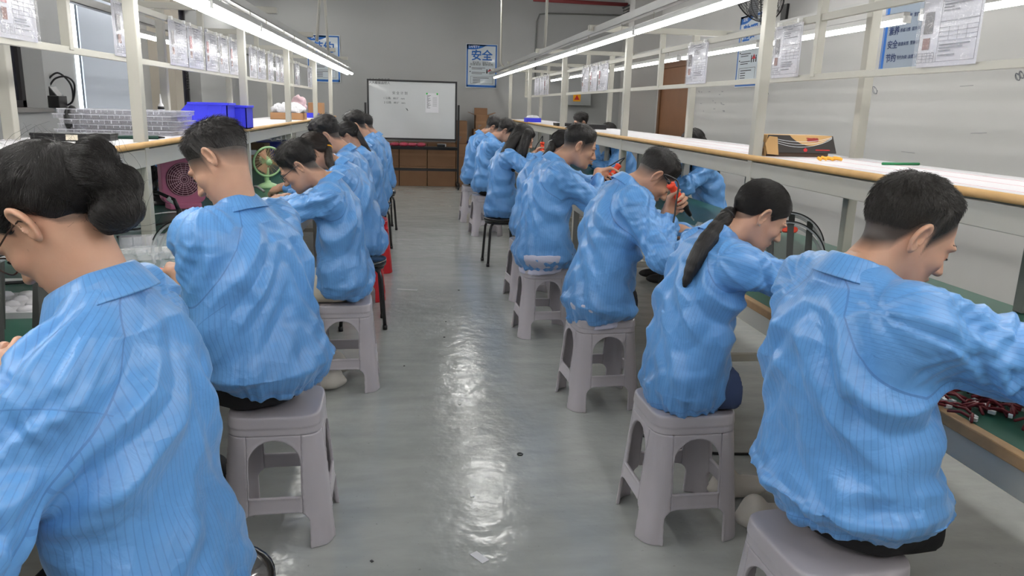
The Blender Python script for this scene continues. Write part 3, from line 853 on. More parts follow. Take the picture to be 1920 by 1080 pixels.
def person(spec):
    rng = np.random.RandomState(spec.get('seed', 1))
    res = spec.get('res', 1.0); s = spec.get('size', 1.0); zs = spec.get('zs', .46)
    J = kin(spec); HR = J['HR'].astype(np.float32); C = N_(J['C'])
    toH = lambda P: ((P-C)@HR)/np.float32(s)
    fromH = lambda q: C+(np.asarray(q, np.float32)*np.float32(s))@HR.T
    hk = spec.get('hair', 'short')
    kind = {'short': 'short', 'fade': 'fade', 'bald': 'bald'}.get(hk, 'pulled')
    # ---- skin: head and neck, forearms and hands, hidden core ----
    pieces = []; lips = []; stubs = []
    neckL = toH(N_(J['N']-J['up']*.03)[None])[0]
    nr = spec.get('neck', .053)
    fh = lambda P: head_sdf(toH(P), neckL, nr=nr)*np.float32(s)
    lo = np.minimum(J['C']-.17*s, J['N']-.10); hi = np.maximum(J['C']+.17*s, J['N']+.09)
    hs = .0034*res
    V, Q = snets(fh, lo, hi, hs); V = relax(V, Q, 1, .35)
    q = toH(V)
    lip = (np.exp(-((q[:, 1]/.021)**2+((q[:, 2]+.063)/.010)**2)**2)*(q[:, 0] > .075)*.6)
    stub = np.zeros(len(V), np.float32)
    if kind in ('short', 'fade', 'bald'):
        b = hair_b(q, kind); fade = .060 if kind == 'fade' else .030
        stub = np.clip(1+b/fade, 0, 1)**.8*.97*(np.abs(q[:, 1]) < .0795)
        stub *= (q[:, 0] < .07)
    elif kind == 'pulled':
        b = hair_b(q, kind); stub = np.clip(1+b/.01, 0, 1)*.7*(np.abs(q[:, 1]) < .0795)
    pieces.append((V, Q)); lips.append(lip); stubs.append(stub)
    cuff = {}
    for k, sg in (('L', 1), ('R', -1)):
        if k in spec.get('nohand', ''): continue
        E = J['E'+k]; W = J['W'+k]; fd = unit(W-E)
        hd = spec.get('hd'+k); hd = unit(fd+np.array((0, 0, -.15))) if hd is None else unit(hd)
        pn = spec.get('pn'+k, (0.1, -sg*.45, -.9))
        sd = np.cross(hd, unit(pn)); sd = sd if np.dot(sd, (0, -sg, 0.0001)) > 0 else -sd
        if 'sd'+k in spec: sd = np.array(spec['sd'+k])
        hf = hand_prims(W, hd, pn, sd, spec.get('curl'+k, (.5, .7, .45)), spec.get('spread', .03), s)
        cu = spec.get('cuff'+k, .86); cuff[k] = cu
        def fa(P, E=E, W=W, hf=hf, fd=fd):
            d = rcone(P, E, E+(W-E)*.45, .040*s, .041*s); d = smin(d, rcone(P, E+(W-E)*.4, W, .041*s, .0265*s), .02)
            return smin(d, hf(P), .014)
        a = np.array([E, W, W+hd*.2*s, W+unit(pn)*.11*s+hd*.06, W+sd*.08])
        V, Q = snets(fa, a.min(0)-.055, a.max(0)+.055, .0031*max(res, 1.0))
        pieces.append((V, Q)); lips.append(np.zeros(len(V))); stubs.append(np.zeros(len(V)))
    fc = lambda P: torso_sdf(P, np.array([J['H'], J['P1'], J['P2'], J['N']]), [.13, .12, .13, .06], [.09, .085, .09, .05])
    V, Q = snets(fc, np.array((-.3, -.3, zs-.1)), np.array((.6, .3, zs+.75)), .03)
    pieces.append((V, Q)); lips.append(np.zeros(len(V))); stubs.append(np.zeros(len(V)))
    off = 0; VV = []; QQ = []
    for V, Q in pieces: VV.append(V); QQ.append(Q+off); off += len(V)
    body = qmesh('person', np.concatenate(VV), np.concatenate(QQ), M_SKIN, None, {'lip': np.concatenate(lips), 'stub': np.concatenate(stubs)})
    body.location = (*spec['seat'], 0); body.rotation_euler = (0, 0, math.radians(spec['phi']))
    tag(body, spec['label'], 'person', spec.get('group'))
    # ---- face: brows and lashes ----
    if not spec.get('noface'):
        mb = MB()
        for sg in (1, -1):
            for t in np.linspace(0, 1, 7):
                p = fromH([.0975-.020*t*t, sg*(.014+.034*t), .026+.006*math.sin(t*2.6)])
                mb.ball(p, (.0045*s, .0052*s, .003*s*(1.2-.5*t)), 8, Matrix(HR.tolist()))
        mb.build('eyebrows', M_HAIR, body)
        mb = MB()
        for sg in (1, -1):
            for t in np.linspace(-1, 1, 7):
                p = fromH([.0938-.0055*t*t, sg*(.031+.0125*t), -.0030+.0015*abs(t)])
                mb.ball(p, (.0022*s, .0032*s, .0014*s), 6, Matrix(HR.tolist()))
        mb.build('eyelashes', M_HAIR, body)
    # ---- hair ----
    hm = spec.get('hairmat', M_HAIR); hres = .0045*res
    th = spec.get('thick', .016); ns = int(spec.get('strands', 2500/res**2))
    def fhair0(q):
        b = hair_b(q, kind)
        t = sstep(-.004, .07, b)
        thick = (.0005+(th-.0005)*t*(.12+.88*sstep(-.01, .095, q[:, 2]))) if kind in ('short', 'fade', 'bald') else (.005+(th-.005)*sstep(-.003, .03, b))
        d = head_base(q)-thick*(1+.35*pnoise(q*38)+.25*pnoise(q*90)*(kind != 'pulled'))
        ae = (np.abs(q[:, 1]) > .2)
        return smax(d, -b*.85, .006)
    extra = None
    if hk == 'bun':
        ep = [((-.088, .0, .022), (.050, .066, .062)), ((-.148, .002, .014), (.033, .033, .035)), ((-.128, -.016, -.035), (.036, .046, .040)),
              ((-.106, .004, -.074), (.038, .050, .034)), ((-.135, .022, -.005), (.026, .030, .036))]
        def extra(q):
            d = None
            for c, r in ep:
                e = ell(q, c, r); d = e if d is None else smin(d, e, .012)
            return d-.004*pnoise(q*45)-.003*pnoise(q*np.float32(20))
    if hk == 'long':
        def extra(q):
            d = None
            for sg in (1, -1):
                e = ell(q, (.030, sg*.079, -.03), (.05, .017, .10)); d = e if d is None else smin(d, e, .02)
            d = smin(d, ell(q, (-.065, 0, -.03), (.06, .085, .12)), .03)
            return d-.003*pnoise(q*40)
    def fhair(q):
        d = fhair0(q)
        if extra is not None: d = smin(d, extra(q), .010)
        return d
    lo = np.array((-.19, -.15, -.17)); hi = np.array((.13, .15, .19))
    V, Q = snets(fhair, lo, hi, hres/s)
    tieq = np.array(spec.get('tie', (-.10, 0, .045)), np.float32)
    pole = tieq if kind == 'pulled' else N_((-.05, .01, .125))
    cax = unit(np.array((.0, 0, .03))-pole) if kind == 'pulled' else np.array((0, 0, 1.))
    if hk == 'long': pole = N_((0, 0, .12)); cax = np.array((0, 0, 1.))
    e1 = unit(np.cross(cax, (0, 1, .2))); e2 = np.cross(cax, e1); qq = V-N_(pole)
    hu = np.arctan2(qq@N_(e1), qq@N_(e2))*14+pnoise(V*25)*1.2; hv = np.linalg.norm(qq, axis=1)*9
    hair = qmesh('hair', fromH(V), Q, hm, body, {'hu': hu, 'hv': hv})
    if kind in ('short', 'fade', 'bald'):
        crown = N_((-.05, .01, .125))
        def fld(P):
            d = P-crown; d /= np.maximum(np.linalg.norm(d, axis=1, keepdims=True), 1e-6)
            sw = np.cross(np.broadcast_to(N_((0, 0, 1)), P.shape), d)
            return d+.3*sw+N_((.35, 0, -.15))*sstep(0, .08, P[:, 0])[:, None]
        sp = flow(V, Q, fhair, fld, ns, 4, spec.get('hlen', .022), spec.get('lift', .35), rng, keep=lambda P: hair_b(P, kind) > .002, jitter=.7)
        ls = (.05+.95*sstep(.0, .095, hair_b(sp[:, 0], kind)))[:, None, None]
        sp = sp[:, :1]+(sp-sp[:, :1])*ls
    else:
        def fld(P):
            d = tieq-P; return d/np.maximum(np.linalg.norm(d, axis=1, keepdims=True), 1e-6)
        if hk == 'long':
            dn = N_(np.array((0, 0, -1.))@HR)
            fld = lambda P: np.broadcast_to(dn, P.shape)+N_((-.5, 0, .2))*sstep(0, .12, P[:, 2])[:, None]
        sp = flow(V, Q, fhair, fld, ns, 8, spec.get('hlen', .075), 0.02, rng, jitter=.22, offs=.0007)
    if ns > 0: strands('hair_strands', fromH(sp.reshape(-1, 3)).reshape(sp.shape), .00042*max(1, res*.9), hm, hair)
    if 'stray' in spec:
        sp = flow(V, Q, fhair, lambda P: fld(P)*.5+N_((-.2, 0, .4)), spec['stray'], 7, .07, .35, rng, jitter=1.2)
        strands('stray_hairs', fromH(sp.reshape(-1, 3)).reshape(sp.shape), .0003, hm, hair)
    if 'tail' in spec:
        pts = [np.array(fromH(tieq))]
        for p in spec['tail'][0]: pts.append(np.array(p) if spec.get('tailL') else J['toL'](p))
        pts = spline(pts, len(pts)*3-2); rs = np.interp(np.linspace(0, 1, len(pts)), np.linspace(0, 1, len(spec['tail'][1])), spec['tail'][1])
        ft = lambda P: tail_sdf(P, pts, rs)-.0012*pnoise(P*N_((40, 40, 10)))
        V, Q = snets(ft, pts.min(0)-.06, pts.max(0)+.06, .0042*res)
        tl = qmesh('ponytail', V, Q, hm, body, {'hu': (V@N_(unit(np.cross(pts[-1]-pts[0], (0.2, 0, 1)))))*260+pnoise(V*12)*2, 'hv': V[:, 2]*14})
        X = tail_strands(pts, rs, int(700/res), 14, rng)
        strands('hair_strands', X, .00045*max(1, res), hm, tl)
        if spec.get('tieband', True):
            mb = MB(); d = Vector(pts[1]-pts[0]).normalized(); c = Vector(pts[0])+d*.018
            r0 = spec['tail'][1][0]
            a = d.orthogonal().normalized(); b = d.cross(a)
            mb.tube([c+(a*math.cos(t)+b*math.sin(t))*(r0*1.02) for t in np.linspace(0, 6.283, 17)[:-1]], .0055, 8, closed=True)
            mb.build('hair_tie', spec.get('tiemat', M_BLACK), tl)
    if hk == 'long':
        for X in spec['curtain'](J, fromH):
            pts = spline(X[0], len(X[0])*3); rs = np.interp(np.linspace(0, 1, len(pts)), np.linspace(0, 1, len(X[1])), X[1])
            ft = lambda P: tail_sdf(P, pts, rs)-.002*pnoise(P*N_((80, 80, 9)))
            V, Q = snets(ft, pts.min(0)-.09, pts.max(0)+.09, .0055*res)
            tl = qmesh('hair_lock', V, Q, hm, body, {'hu': (V[:, 0]+V[:, 1])*170+pnoise(V*10)*2, 'hv': V[:, 2]*10})
            strands('hair_strands', tail_strands(pts, rs, 500, 12, rng), .0006*res**.5, hm, tl)
    # ---- jacket ----
    hemz = spec.get('hem', zs+.045); bl = spec.get('blouse', .018)
    hipb = np.array((-.015, 0, hemz)); H = J['H']
    ctr = spline([hipb, np.array((-.012, 0, max(hemz+.08, zs+.09))), J['P1'], J['P2'], J['N']-J['up']*.02], 11)
    fat = spec.get('fat', 1.0)*s
    Wd = np.interp(np.linspace(0, 1, 11), [0, .06, .18, .5, .75, .9, 1], np.array([.172, .188, .205+bl, .208, .208, .165, .075])*fat)
    Dp = np.interp(np.linspace(0, 1, 11), [0, .06, .18, .5, .75, .9, 1], np.array([.135, .148, .155+bl, .140, .135, .105, .066])*fat)
    arms = {}
    for k in 'LR':
        arms[k] = (J['S'+k], J['E'+k], J['E'+k]+(J['W'+k]-J['E'+k])*spec.get('cuff'+k, .86))
    slr = [q*s*spec.get('sleeve', 1.0) for q in (.066, .070, .066, .051)]
    def sleeve(P, k):
        S, E, W = arms[k]
        d = rcone(P, J['A'+k], S, .046*s, slr[0])
        d = smin(d, rcone(P, S, E, slr[0], slr[1]), .06)
        e = rcone(P, E, W, slr[2], slr[3])
        ax = N_(unit(W-E)); e = smax(e, (P-N_(W))@ax, .004)
        return smin(d, e, .03)
    def skirt(P):
        return None
    hemn = N_(spec.get('hemn', (.10, 0, -1))); hemn = hemn/np.linalg.norm(hemn)
    hemc = N_((0, 0, hemz))
    cp = spec.get('coat')
    def fj(P):
        d = torso_sdf(P, ctr, Wd, Dp)
        if cp:
            d = smin(d, torso_sdf(P, np.array(cp[0]), cp[1], cp[2]), .04)
        d = smax(d, (P-hemc)@hemn, .008) if not cp else smax(d, cp[3]-P[:, 2], .006)
        for k in 'LR': d = smin(d, sleeve(P, k), .05)
        # open neck
        return smax(d, -rcone(P, J['N']+J['up']*.0, J['N']+J['up']*.12, .052*s, .07*s), .01)
    pts = np.array([J[k] for k in ('N', 'SL', 'SR', 'EL', 'ER')]+[arms['L'][2], arms['R'][2], hipb+(-.24, .26, -.06), hipb+(.22, -.26, 0)])
    lo = pts.min(0)-.10; hi = pts.max(0)+.10
    lo[2] = max(lo[2], hemz-.12) if not cp else cp[3]-.05
    if cp: lo[0] = min(lo[0], min(p[0] for p in cp[0])-.22)
    jh = spec.get('jh', .0068*res)
    V, Q = snets(fj, lo, hi, jh)
    n = grad(fj, V, jh)
    dT = torso_sdf(V, ctr, Wd, Dp); dA = {k: sleeve(V, k) for k in 'LR'}
    # body coordinates
    rel = V-N_(J['N']); aup = N_(J['up']); a = -(rel@aup); lat = rel@N_(J['lat'])
    seam = np.full(len(V), -1., np.float32); us = np.zeros(len(V), np.float32)
    amp = spec.get('wr', 1.0); disp = np.zeros(len(V), np.float32); so = spec.get('seed', 1)*7.3
    for k, sg in (('L', 1), ('R', -1)):
        ld = ((lat*sg-.055)*.80-(a-.005)*.62)
        g = np.minimum(ld, (dT-dA[k])*.6+.03)
        S, E, W = arms[k]
        if k == 'L' : pass
        seam = np.where(g > seam, g, seam)
        # sleeve coordinates
        t1 = np.clip(((V-N_(S))@N_(E-S))/np.dot(E-S, E-S), 0, 1); t2 = np.clip(((V-N_(E))@N_(W-E))/max(np.dot(W-E, W-E), 1e-6), 0, 1.05)
        fore = np.linalg.norm(V-(N_(E)+t2[:, None]*N_(W-E)), axis=1) < np.linalg.norm(V-(N_(S)+t1[:, None]*N_(E-S)), axis=1)
        axu = unit(E-S); axf = unit(W-E)
        bn = unit(np.cross(axu, axf)+1e-4); 
        pu = np.cross(bn, axu); pf = np.cross(bn, axf)
        qu = V-N_(S); qf = V-N_(E)
        ang = np.where(fore, np.arctan2(qf@N_(bn), qf@N_(pf)), np.arctan2(qu@N_(bn), qu@N_(pu)))
        rp = np.where(fore, np.hypot(qf@N_(bn), qf@N_(pf)), np.hypot(qu@N_(bn), qu@N_(pu)))
        oc = np.array((-.6, sg*.8, .4))
        eu = unit(np.cross(axu, oc)); ef = unit(np.cross(axf, oc)); Rr = .088*s
        pe = np.where(fore, qf@N_(ef), qu@N_(eu))
        us = np.where(g > -.02, Rr*np.arcsin(np.clip(pe/Rr, -.985, .985)), us)
        ws = sstep(-.01, .05, g)
        sl = np.where(fore, .28+t2*.24*spec.get('cuff'+k, .86), t1*.28)
        cx = np.stack([np.cos(ang)*1.1, np.sin(ang)*1.1, sl*16+ang*.5], 1)+so
        cx2 = np.stack([np.cos(ang)*1.0, np.sin(ang)*1.0, sl*8-ang*.8], 1)+so+9
        elb = np.exp(-((sl-.28)/.11)**2)
        tw1 = tri(sl*13+ang*.55+pnoise(cx*.7)*1.3); tw2 = tri(sl*7.5-ang*.9+pnoise(cx2*.8)*1.2+.3)
        mk = sstep(-.15, .35, pnoise(cx*.45+3))
        dsp = tw1*mk*(.006+.012*elb)+tw2*(1-mk*.6)*.011+ridge(cx2, 2.4)*.008+pnoise(cx*1.6)*.004+tri(sl*24+ang*1.4+pnoise(cx2)*1.5)*.003
        disp += ws*dsp
    wt = 1-sstep(-.03, .03, seam)
    xc = np.interp(V[:, 2], ctr[:, 2], ctr[:, 0]); bk = -(V[:, 0]-xc)
    th = np.arctan2(lat, bk+.02)
    ut = th*np.clip(np.hypot(lat, bk+.02), 0, .165)
    # torso folds: diagonals from the armpits, long shallow creases, gathers over the hem
    hz = (V[:, 2]-hemz)
    c1 = np.stack([V[:, 0]*4+V[:, 2]*3, lat*7+np.abs(lat)*a*20, a*9-np.abs(lat)*10], 1)+so
    c2 = np.stack([V[:, 0]*5, lat*4.5+a*3, a*5.5-lat*6], 1)+so+31
    c3 = np.stack([np.sin(th)*4.5, np.cos(th)*4.5, V[:, 2]*3.0], 1)+so+57
    c4 = np.stack([V[:, 0]*16, lat*16+a*8, a*16], 1)+so+71
    arm = np.exp(-((np.abs(lat)-.17)/.09)**2-((a-.22)/.14)**2)
    gat = np.exp(-np.maximum(hz, 0)/.10)
    al = np.abs(lat)
    f1 = tri(a*6.5-al*8+pnoise(c2*.6)*1.1); f2 = tri(lat*7+a*3.2+pnoise(c2*.5+9)*1.4); f3 = tri(lat*4.5-a*5.5+pnoise(c2*.55+17)*1.2)
    f4 = tri(V[:, 2]*9+lat*2+pnoise(c2*.7+5)*1.3)
    m1 = sstep(-.1, .3, pnoise(c2*.5+40)); m2 = sstep(-.1, .3, pnoise(c2*.55+60)); m3 = sstep(-.1, .35, pnoise(c2*.6+80))
    dsp = f1*(.006+.014*arm)+f2*m1*.010+f3*m2*.010+f4*m3*(.005+.010*gat)+ridge(c3, 2.0)*.013*gat+ridge(c2, 2.4)*.006+pnoise(c4)*.0025+pnoise(c2*.7)*.008
    dsp -= .010
    disp += wt*dsp
    neck = sstep(.0, .09, np.linalg.norm(rel, axis=1)-.07)
    disp = (disp-.010)*1.55*amp*neck
    V2 = V+n*disp[:, None]
    V2 = relax(V2, Q, 1, .2)
    hd = np.full(len(V), 9., np.float32)
    if not cp: hd = np.where(seam < 0, -((V-hemc)@hemn), 9)
    for k in 'LR':
        S, E, W = arms[k]; axf = N_(unit(W-E)); c = -((V-N_(W))@axf)
        hd = np.where((dA[k] < .02) & (c < .06) & (c > -.02), c, hd)
    jk = qmesh('jacket', V2, Q, M_JACKET, body, {'us': us, 'ut': ut, 'seam': seam, 'hemd': hd})
    # ---- collar ----
    mb = MB(); rows = []; ax = unit(J['up']*.75+unit(J['C']-J['N'])*.35); fx = unit(np.cross(J['lat'], ax)); ly = np.cross(ax, fx)
    base = J['N']-ax*.012*s; T = np.linspace(-2.45, 2.45, 31)
    prof = ((.066, -.02), (.064, .022), (.064, .040), (.067, .046), (.073, .040), (.086, .012), (.097, -.010))
    cs = spec.get('collar', 1.0)*s
    vs = []
    for t in T:
        f = max(0, (abs(t)-1.2)/1.25)
        for i, (r, h) in enumerate(prof):
            rr = r*cs*(1+.05*math.sin(3*t+so)); hh = h*cs-.02*f
            if i >= 5: hh -= .02*f; rr += .006*f
            rx = rr*(1.0+.30*f)
            p = base-fx*math.cos(t)*rx+ly*math.sin(t)*rr*1.05+ax*hh+fx*.012
            vs.append(p)
    m_ = len(prof); fs = []
    for i in range(len(T)-1):
        for j in range(m_-1): fs.append((i*m_+j, i*m_+j+1, (i+1)*m_+j+1, (i+1)*m_+j))
    me = bpy.data.meshes.new('collar'); me.from_pydata([tuple(v) for v in vs], [], fs); me.update()
    for kx in ('us', 'ut', 'seam', 'hemd'):
        val = [T[i//m_]*.08 for i in range(len(vs))] if kx == 'ut' else [-1.]*len(vs) if kx == 'seam' else [9.]*len(vs) if kx == 'hemd' else [0.]*len(vs)
        me.attributes.new(kx, 'FLOAT', 'POINT').data.foreach_set('value', np.array(val, np.float32))
    me.polygons.foreach_set('use_smooth', [True]*len(fs))
    co = link('collar', me, M_JACKET, jk)
    md = co.modifiers.new('thick', 'SOLIDIFY'); md.thickness = .0035; md.offset = 0
    md = co.modifiers.new('sub', 'SUBSURF'); md.levels = 1; md.render_levels = 1
    if spec.get('shirt'):
        fs_ = lambda P: smax(torso_sdf(P, ctr, [w-.012 for w in Wd], [w-.012 for w in Dp]), (P-hemc+hemn*-.035)@hemn, .006)
        def fs2(P): return smax(smax(torso_sdf(P, np.vstack([ctr[0]-(0, 0, .05), ctr]), [Wd[0]-.004]+[w-.012 for w in Wd], [Dp[0]-.004]+[w-.012 for w in Dp]), (P-hemc)@hemn-.032, .006), P[:, 2]-hemz-.10, .01)
        V, Q = snets(fs2, hipb-(.26, .26, .10), hipb+(.26, .26, .16), .009)
        qmesh('shirt', V, Q, M_SHIRT, body)
    # ---- trousers, shoes ----
    sp = spec.get('knee', .10)
    legs = []
    for sg in (1, -1):
        hp = np.array((.03, sg*.082*s, zs+.080)); kn = np.array((.42*s, sg*sp, zs+.055)); an = np.array((spec.get('foot', .36), sg*(sp+.01), .11))
        legs.append((hp, kn, an))
    def ftr(P):
        d = ell(P, (-.005, 0, zs+.090), (.135*s, .165*s*spec.get('fat', 1.0)**.5, .095))
        for hp, kn, an in legs:
            d = smin(d, rcone(P, hp, kn, .084*s, .066), .03); d = smin(d, rcone(P, kn, an, .064, .058), .02)
        d = d-.005*pnoise(P*9)-.003*pnoise(P*24)
        return smax(d, zs-.004-P[:, 2]+np.where(P[:, 0] > .17, 1., 0.), .006)
    V, Q = snets(ftr, np.array((-.22, -.26, .03)), np.array((.56, .26, zs+.26)), .0115*max(1, res*.8))
    qmesh('trousers', V, Q, spec.get('pants', M_PANTS), body)
    for hp, kn, an in legs:
        f = lambda P: smax(smin(ell(P, (an[0]+.06, an[1], .048), (.135, .046, .042)), ell(P, (an[0], an[1], .075), (.05, .042, .06)), .03), .006-P[:, 2], .004)
        V, Q = snets(f, np.array((an[0]-.12, an[1]-.09, -.02)), np.array((an[0]+.22, an[1]+.09, .17)), .008)
        qmesh('shoe', V, Q, spec.get('shoes', M_SHOEB), body)
    return body, J, fromH
PEOPLE = []
def P_(**k): PEOPLE.append(k)
V_ = lambda *a: np.array(a, float)
def grip(g, d, s, phi):
    """wrist and hand axes (person space) for a fist round a tool through g along s (thumb side)"""
    g = np.array(g, float); s = np.array(s, float); s /= np.linalg.norm(s)
    d = np.array(d, float); d -= s*d.dot(s); d /= np.linalg.norm(d); n = np.cross(s, d) if phi[1] > 0 else np.cross(d, s)
    W = g-d*.080-n*.030; a = math.radians(phi[0]); c, q = math.cos(a), math.sin(a)
    L = lambda v: (v[0]*c+v[1]*q, -v[0]*q+v[1]*c, v[2])
    return W, L(d), L(n), L(s), g-s*.11, g+s*.115
GR3 = grip(at(1279, 380, 3.42), (.70, .15, .70), (-.62, -.10, .78), (2, -1))
GR4 = grip(at(1142, 336, 4.75), (.9, .1, -.1), (.55, .1, .8), (0, -1))
GR5 = grip(at(1016, 290, 6.9), (.5, .2, .6), (.0, .0, 1), (0, -1))
GL2 = grip(at(334, 516, 2.58), (-.5, .8, .1), (-.95, -.25, .15), (150, 1))
# ---- left side, from the near end ----
P_(key='L1', label='person with a messy dark bun in a long blue coat, nearest on the left', seat=(-.52, 1.38), phi=166,
   shw=.158, nl=.138, lean=(0, 2, 8, 36), head=(0, 46, 0), raiseL=-.055, size=1.0, res=1.0, hair='bun', tie=(-.09, 0, .07), strands=9000, stray=160, hlen=.10, thick=.013, seed=3,
   twist=10, handL=at(-22, 765, 1.22), handR=(-.98, 1.60, .84), poleL=(-.15, .62, -.85), poleR=(-.2, -.8, -.5), hem=.30, fat=.96, sleeve=1.04, zs=.46,
   coat=(np.array([(.03, 0, .16), (.015, 0, .36), (.0, 0, .55)]), [.185, .190, .195], [.165, .16, .15], .17), cuffL=.97, cuffR=.97)
P_(key='L2', label='person in blue jacket with pushed-up sleeve and spiky black hair, second on the left', seat=(-.50, 2.50), phi=150,
   hdL=GL2[1], pnL=GL2[2], sdL=GL2[3], curlL=(1.15, 1.35, .8), nl=.15, lean=(0, 8, 18, 24), head=(22, 42, 16), shw=.148, hair='fade', strands=5200, hlen=.018, lift=.5, thick=.018, seed=5, hem=.535, blouse=.03, fat=1.02, sleeve=1.28,
   handL=GL2[0], handR=(-.78, 2.75, .85), cuffL=.05, poleL=(-.9, .25, -.7), zs=.46)
P_(key='L3', label='person with short black hair and round glasses looking down, left bench', seat=(-.38, 3.90), phi=180, res=1.3,
   size=.92, lean=(-2, 4, 16, 66), head=(0, 38, 0), hair='short', strands=2500, hlen=.03, lift=.3, thick=.022, seed=8, hem=.50, blouse=.03, fat=1.0,
   handL=(-.92, 3.82, .82), handR=(-.92, 4.02, .84), pants=M_BEIGE, foot=.05, shoes=M_SHOE)
P_(key='L3b', label='half hidden person with a brown ponytail in a yellow tie', seat=(-.36, 5.0), phi=180, res=1.8, size=.95,
   lean=(0, 14, 30, 66), head=(0, 40, 0), hair='pulled', hairmat=M_HAIRB, tiemat=M_INKO, seed=11, tie=(-.105, 0, -.01), noface=1,
   tail=([at(618, 305, 4.93), at(636, 330, 4.9)], [.022, .026, .010]), handL=(-.85, 4.9, .84), handR=(-.85, 5.1, .84))
P_(key='L4', label='person with thick black hair bent forward behind the glasses wearer', seat=(-.42, 5.75), phi=178, res=1.8,
   lean=(0, 8, 20, 55), head=(0, 34, 0), hair='short', thick=.03, seed=12, noface=1, handL=(-.95, 5.6, .84), handR=(-.95, 5.9, .84))
P_(key='L5', label='person with glasses and a long black ponytail down the back', seat=(-.40, 6.75), phi=178, res=2.0, size=.93,
   lean=(-2, 4, 16, 55), head=(0, 30, 0), hair='pulled', seed=13, tie=(-.10, 0, .04), tail=([at(690, 285, 6.68), at(700, 318, 6.66), at(705, 345, 6.66)], [.02, .026, .022, .008]),
   handL=(-.92, 6.6, .84), handR=(-.92, 6.9, .84))
P_(key='L6', label='person with bobbed black hair on a black stool, far left bench', seat=(-.42, 7.9), phi=182, res=2.2,
   lean=(-2, 4, 14, 50), head=(0, 28, 0), hair='short', thick=.03, seed=14, noface=1, handL=(-.95, 7.8, .84), handR=(-.95, 8.1, .84))
P_(key='L7', label='farthest person on the left, beside the whiteboard', seat=(-.40, 9.1), phi=182, res=2.5, size=.95,
   lean=(-2, 6, 16, 50), head=(0, 28, 0), hair='short', thick=.024, seed=15, noface=1, handL=(-.95, 9.0, .84), handR=(-.95, 9.3, .84))
# ---- right side, from the near end ----
P_(key='R1', label='person with thinning black hair stretching the right arm, nearest on the right', seat=(1.04, 1.56), phi=8,
   nl=.15, lean=(-10, -9, -2, 57), head=(-14, 30, 0), hair='bald', hairmat=M_HAIRG, strands=7000, hlen=.022, lift=.25, thick=.012, seed=21, hem=.535, blouse=.035, fat=1.08, sleeve=1.15,
   handR=(1.72, 1.48, .80), handL=(1.55, 2.05, .86), poleR=(-.1, -1.0, -.1), poleL=(-.2, .9, -.4), size=1.0, cuffL=.95, cuffR=.95)
P_(key='R2', label='person with a low black ponytail and earring, second on the right', seat=(.94, 2.42), phi=4, size=.90,
   hemn=(0, 0, -1), lean=(0, 8, 18, 66), head=(-8, 34, 0), hair='pulled', tie=(-.100, 0, -.055), strands=6000, hlen=.09, thick=.010, seed=22, hem=.448, blouse=.02, fat=.95,
   tail=([at(1328, 450, 2.36), at(1302, 492, 2.33), at(1284, 535, 2.32)], [.022, .030, .024, .008]),
   handR=(1.52, 2.38, .84), handL=(1.50, 2.62, .84), pants=M_JEANS, shoes=M_SHOE, foot=.25)
P_(key='R3', label='person with cropped black hair raising an orange screwdriver near the face', seat=(.92, 3.60), phi=2, res=1.25,
   nl=.14, hdR=GR3[1], pnR=GR3[2], sdR=GR3[3], curlR=(1.15, 1.35, .8), lean=(0, 10, 20, 76), head=(-4, 48, 0), hair='fade', thick=.016, strands=3200, hlen=.014, lift=.4, seed=23, hem=.45, blouse=.03, shirt=1,
   handR=GR3[0], handL=(1.45, 3.62, .84), poleR=(.0, -.6, -.8))
P_(key='R4', label='smiling person with a crew cut in profile, right bench', seat=(.83, 4.80), phi=0, res=1.5,
   hdR=GR4[1], pnR=GR4[2], sdR=GR4[3], curlR=(1.1, 1.3, .8), poleR=(.2, -.5, -.9), lean=(-2, 4, 12, 60), head=(-4, 22, 0), hair='fade', thick=.014, seed=24, hem=.46, blouse=.03, shirt=1, fat=1.1, size=1.03,
   handR=GR4[0], handL=(1.5, 4.95, .86))
P_(key='R4b', label='person hidden behind the crew-cut worker, dark ponytail with pearl tie showing', seat=(.88, 5.75), phi=0, res=2.0, size=.95,
   lean=(0, 8, 20, 60), head=(0, 30, 0), hair='pulled', seed=25, tie=(-.105, 0, .0), tail=([at(1034, 278, 5.70), at(1012, 304, 5.68)], [.024, .03, .012]), tiemat=M_WHITE, noface=1,
   handR=(1.4, 5.6, .84), handL=(1.4, 5.9, .84))
def curt5(J, fh):
    g = lambda *q: [J['toL'](at(*p)) for p in q]
    return [(g((985, 248, 7.02), (962, 268, 6.98), (944, 300, 6.95), (928, 342, 6.95)), [.05, .055, .05, .02]),
            (g((986, 250, 7.06), (968, 280, 7.03), (950, 312, 7.0), (936, 345, 7.0)), [.05, .055, .05, .02]),
            (g((990, 250, 6.95), (976, 285, 6.93), (962, 310, 6.93), (950, 335, 6.93)), [.045, .05, .045, .015]),
            (g((990, 254, 6.93), (984, 278, 6.91), (980, 298, 6.92), (978, 318, 6.94)), [.025, .032, .03, .012])]
def curt(J, fh):
    c = lambda *p: np.array(fh(p))
    b = J['N']
    return [([c(-.07, -.03, .02), c(-.10, -.03, -.09), b+(-.12, -.05, -.06), b+(-.16, -.06, -.20), b+(-.17, -.06, -.33)], [.05, .055, .055, .05, .02]),
            ([c(-.06, .03, .02), c(-.10, .04, -.09), b+(-.11, .05, -.06), b+(-.15, .05, -.20)], [.05, .05, .045, .02]),
            ([c(.02, -.075, .03), c(.015, -.085, -.06), c(.0, -.085, -.14), c(.01, -.08, -.23), c(.02, -.07, -.31)], [.03, .035, .04, .035, .012])]
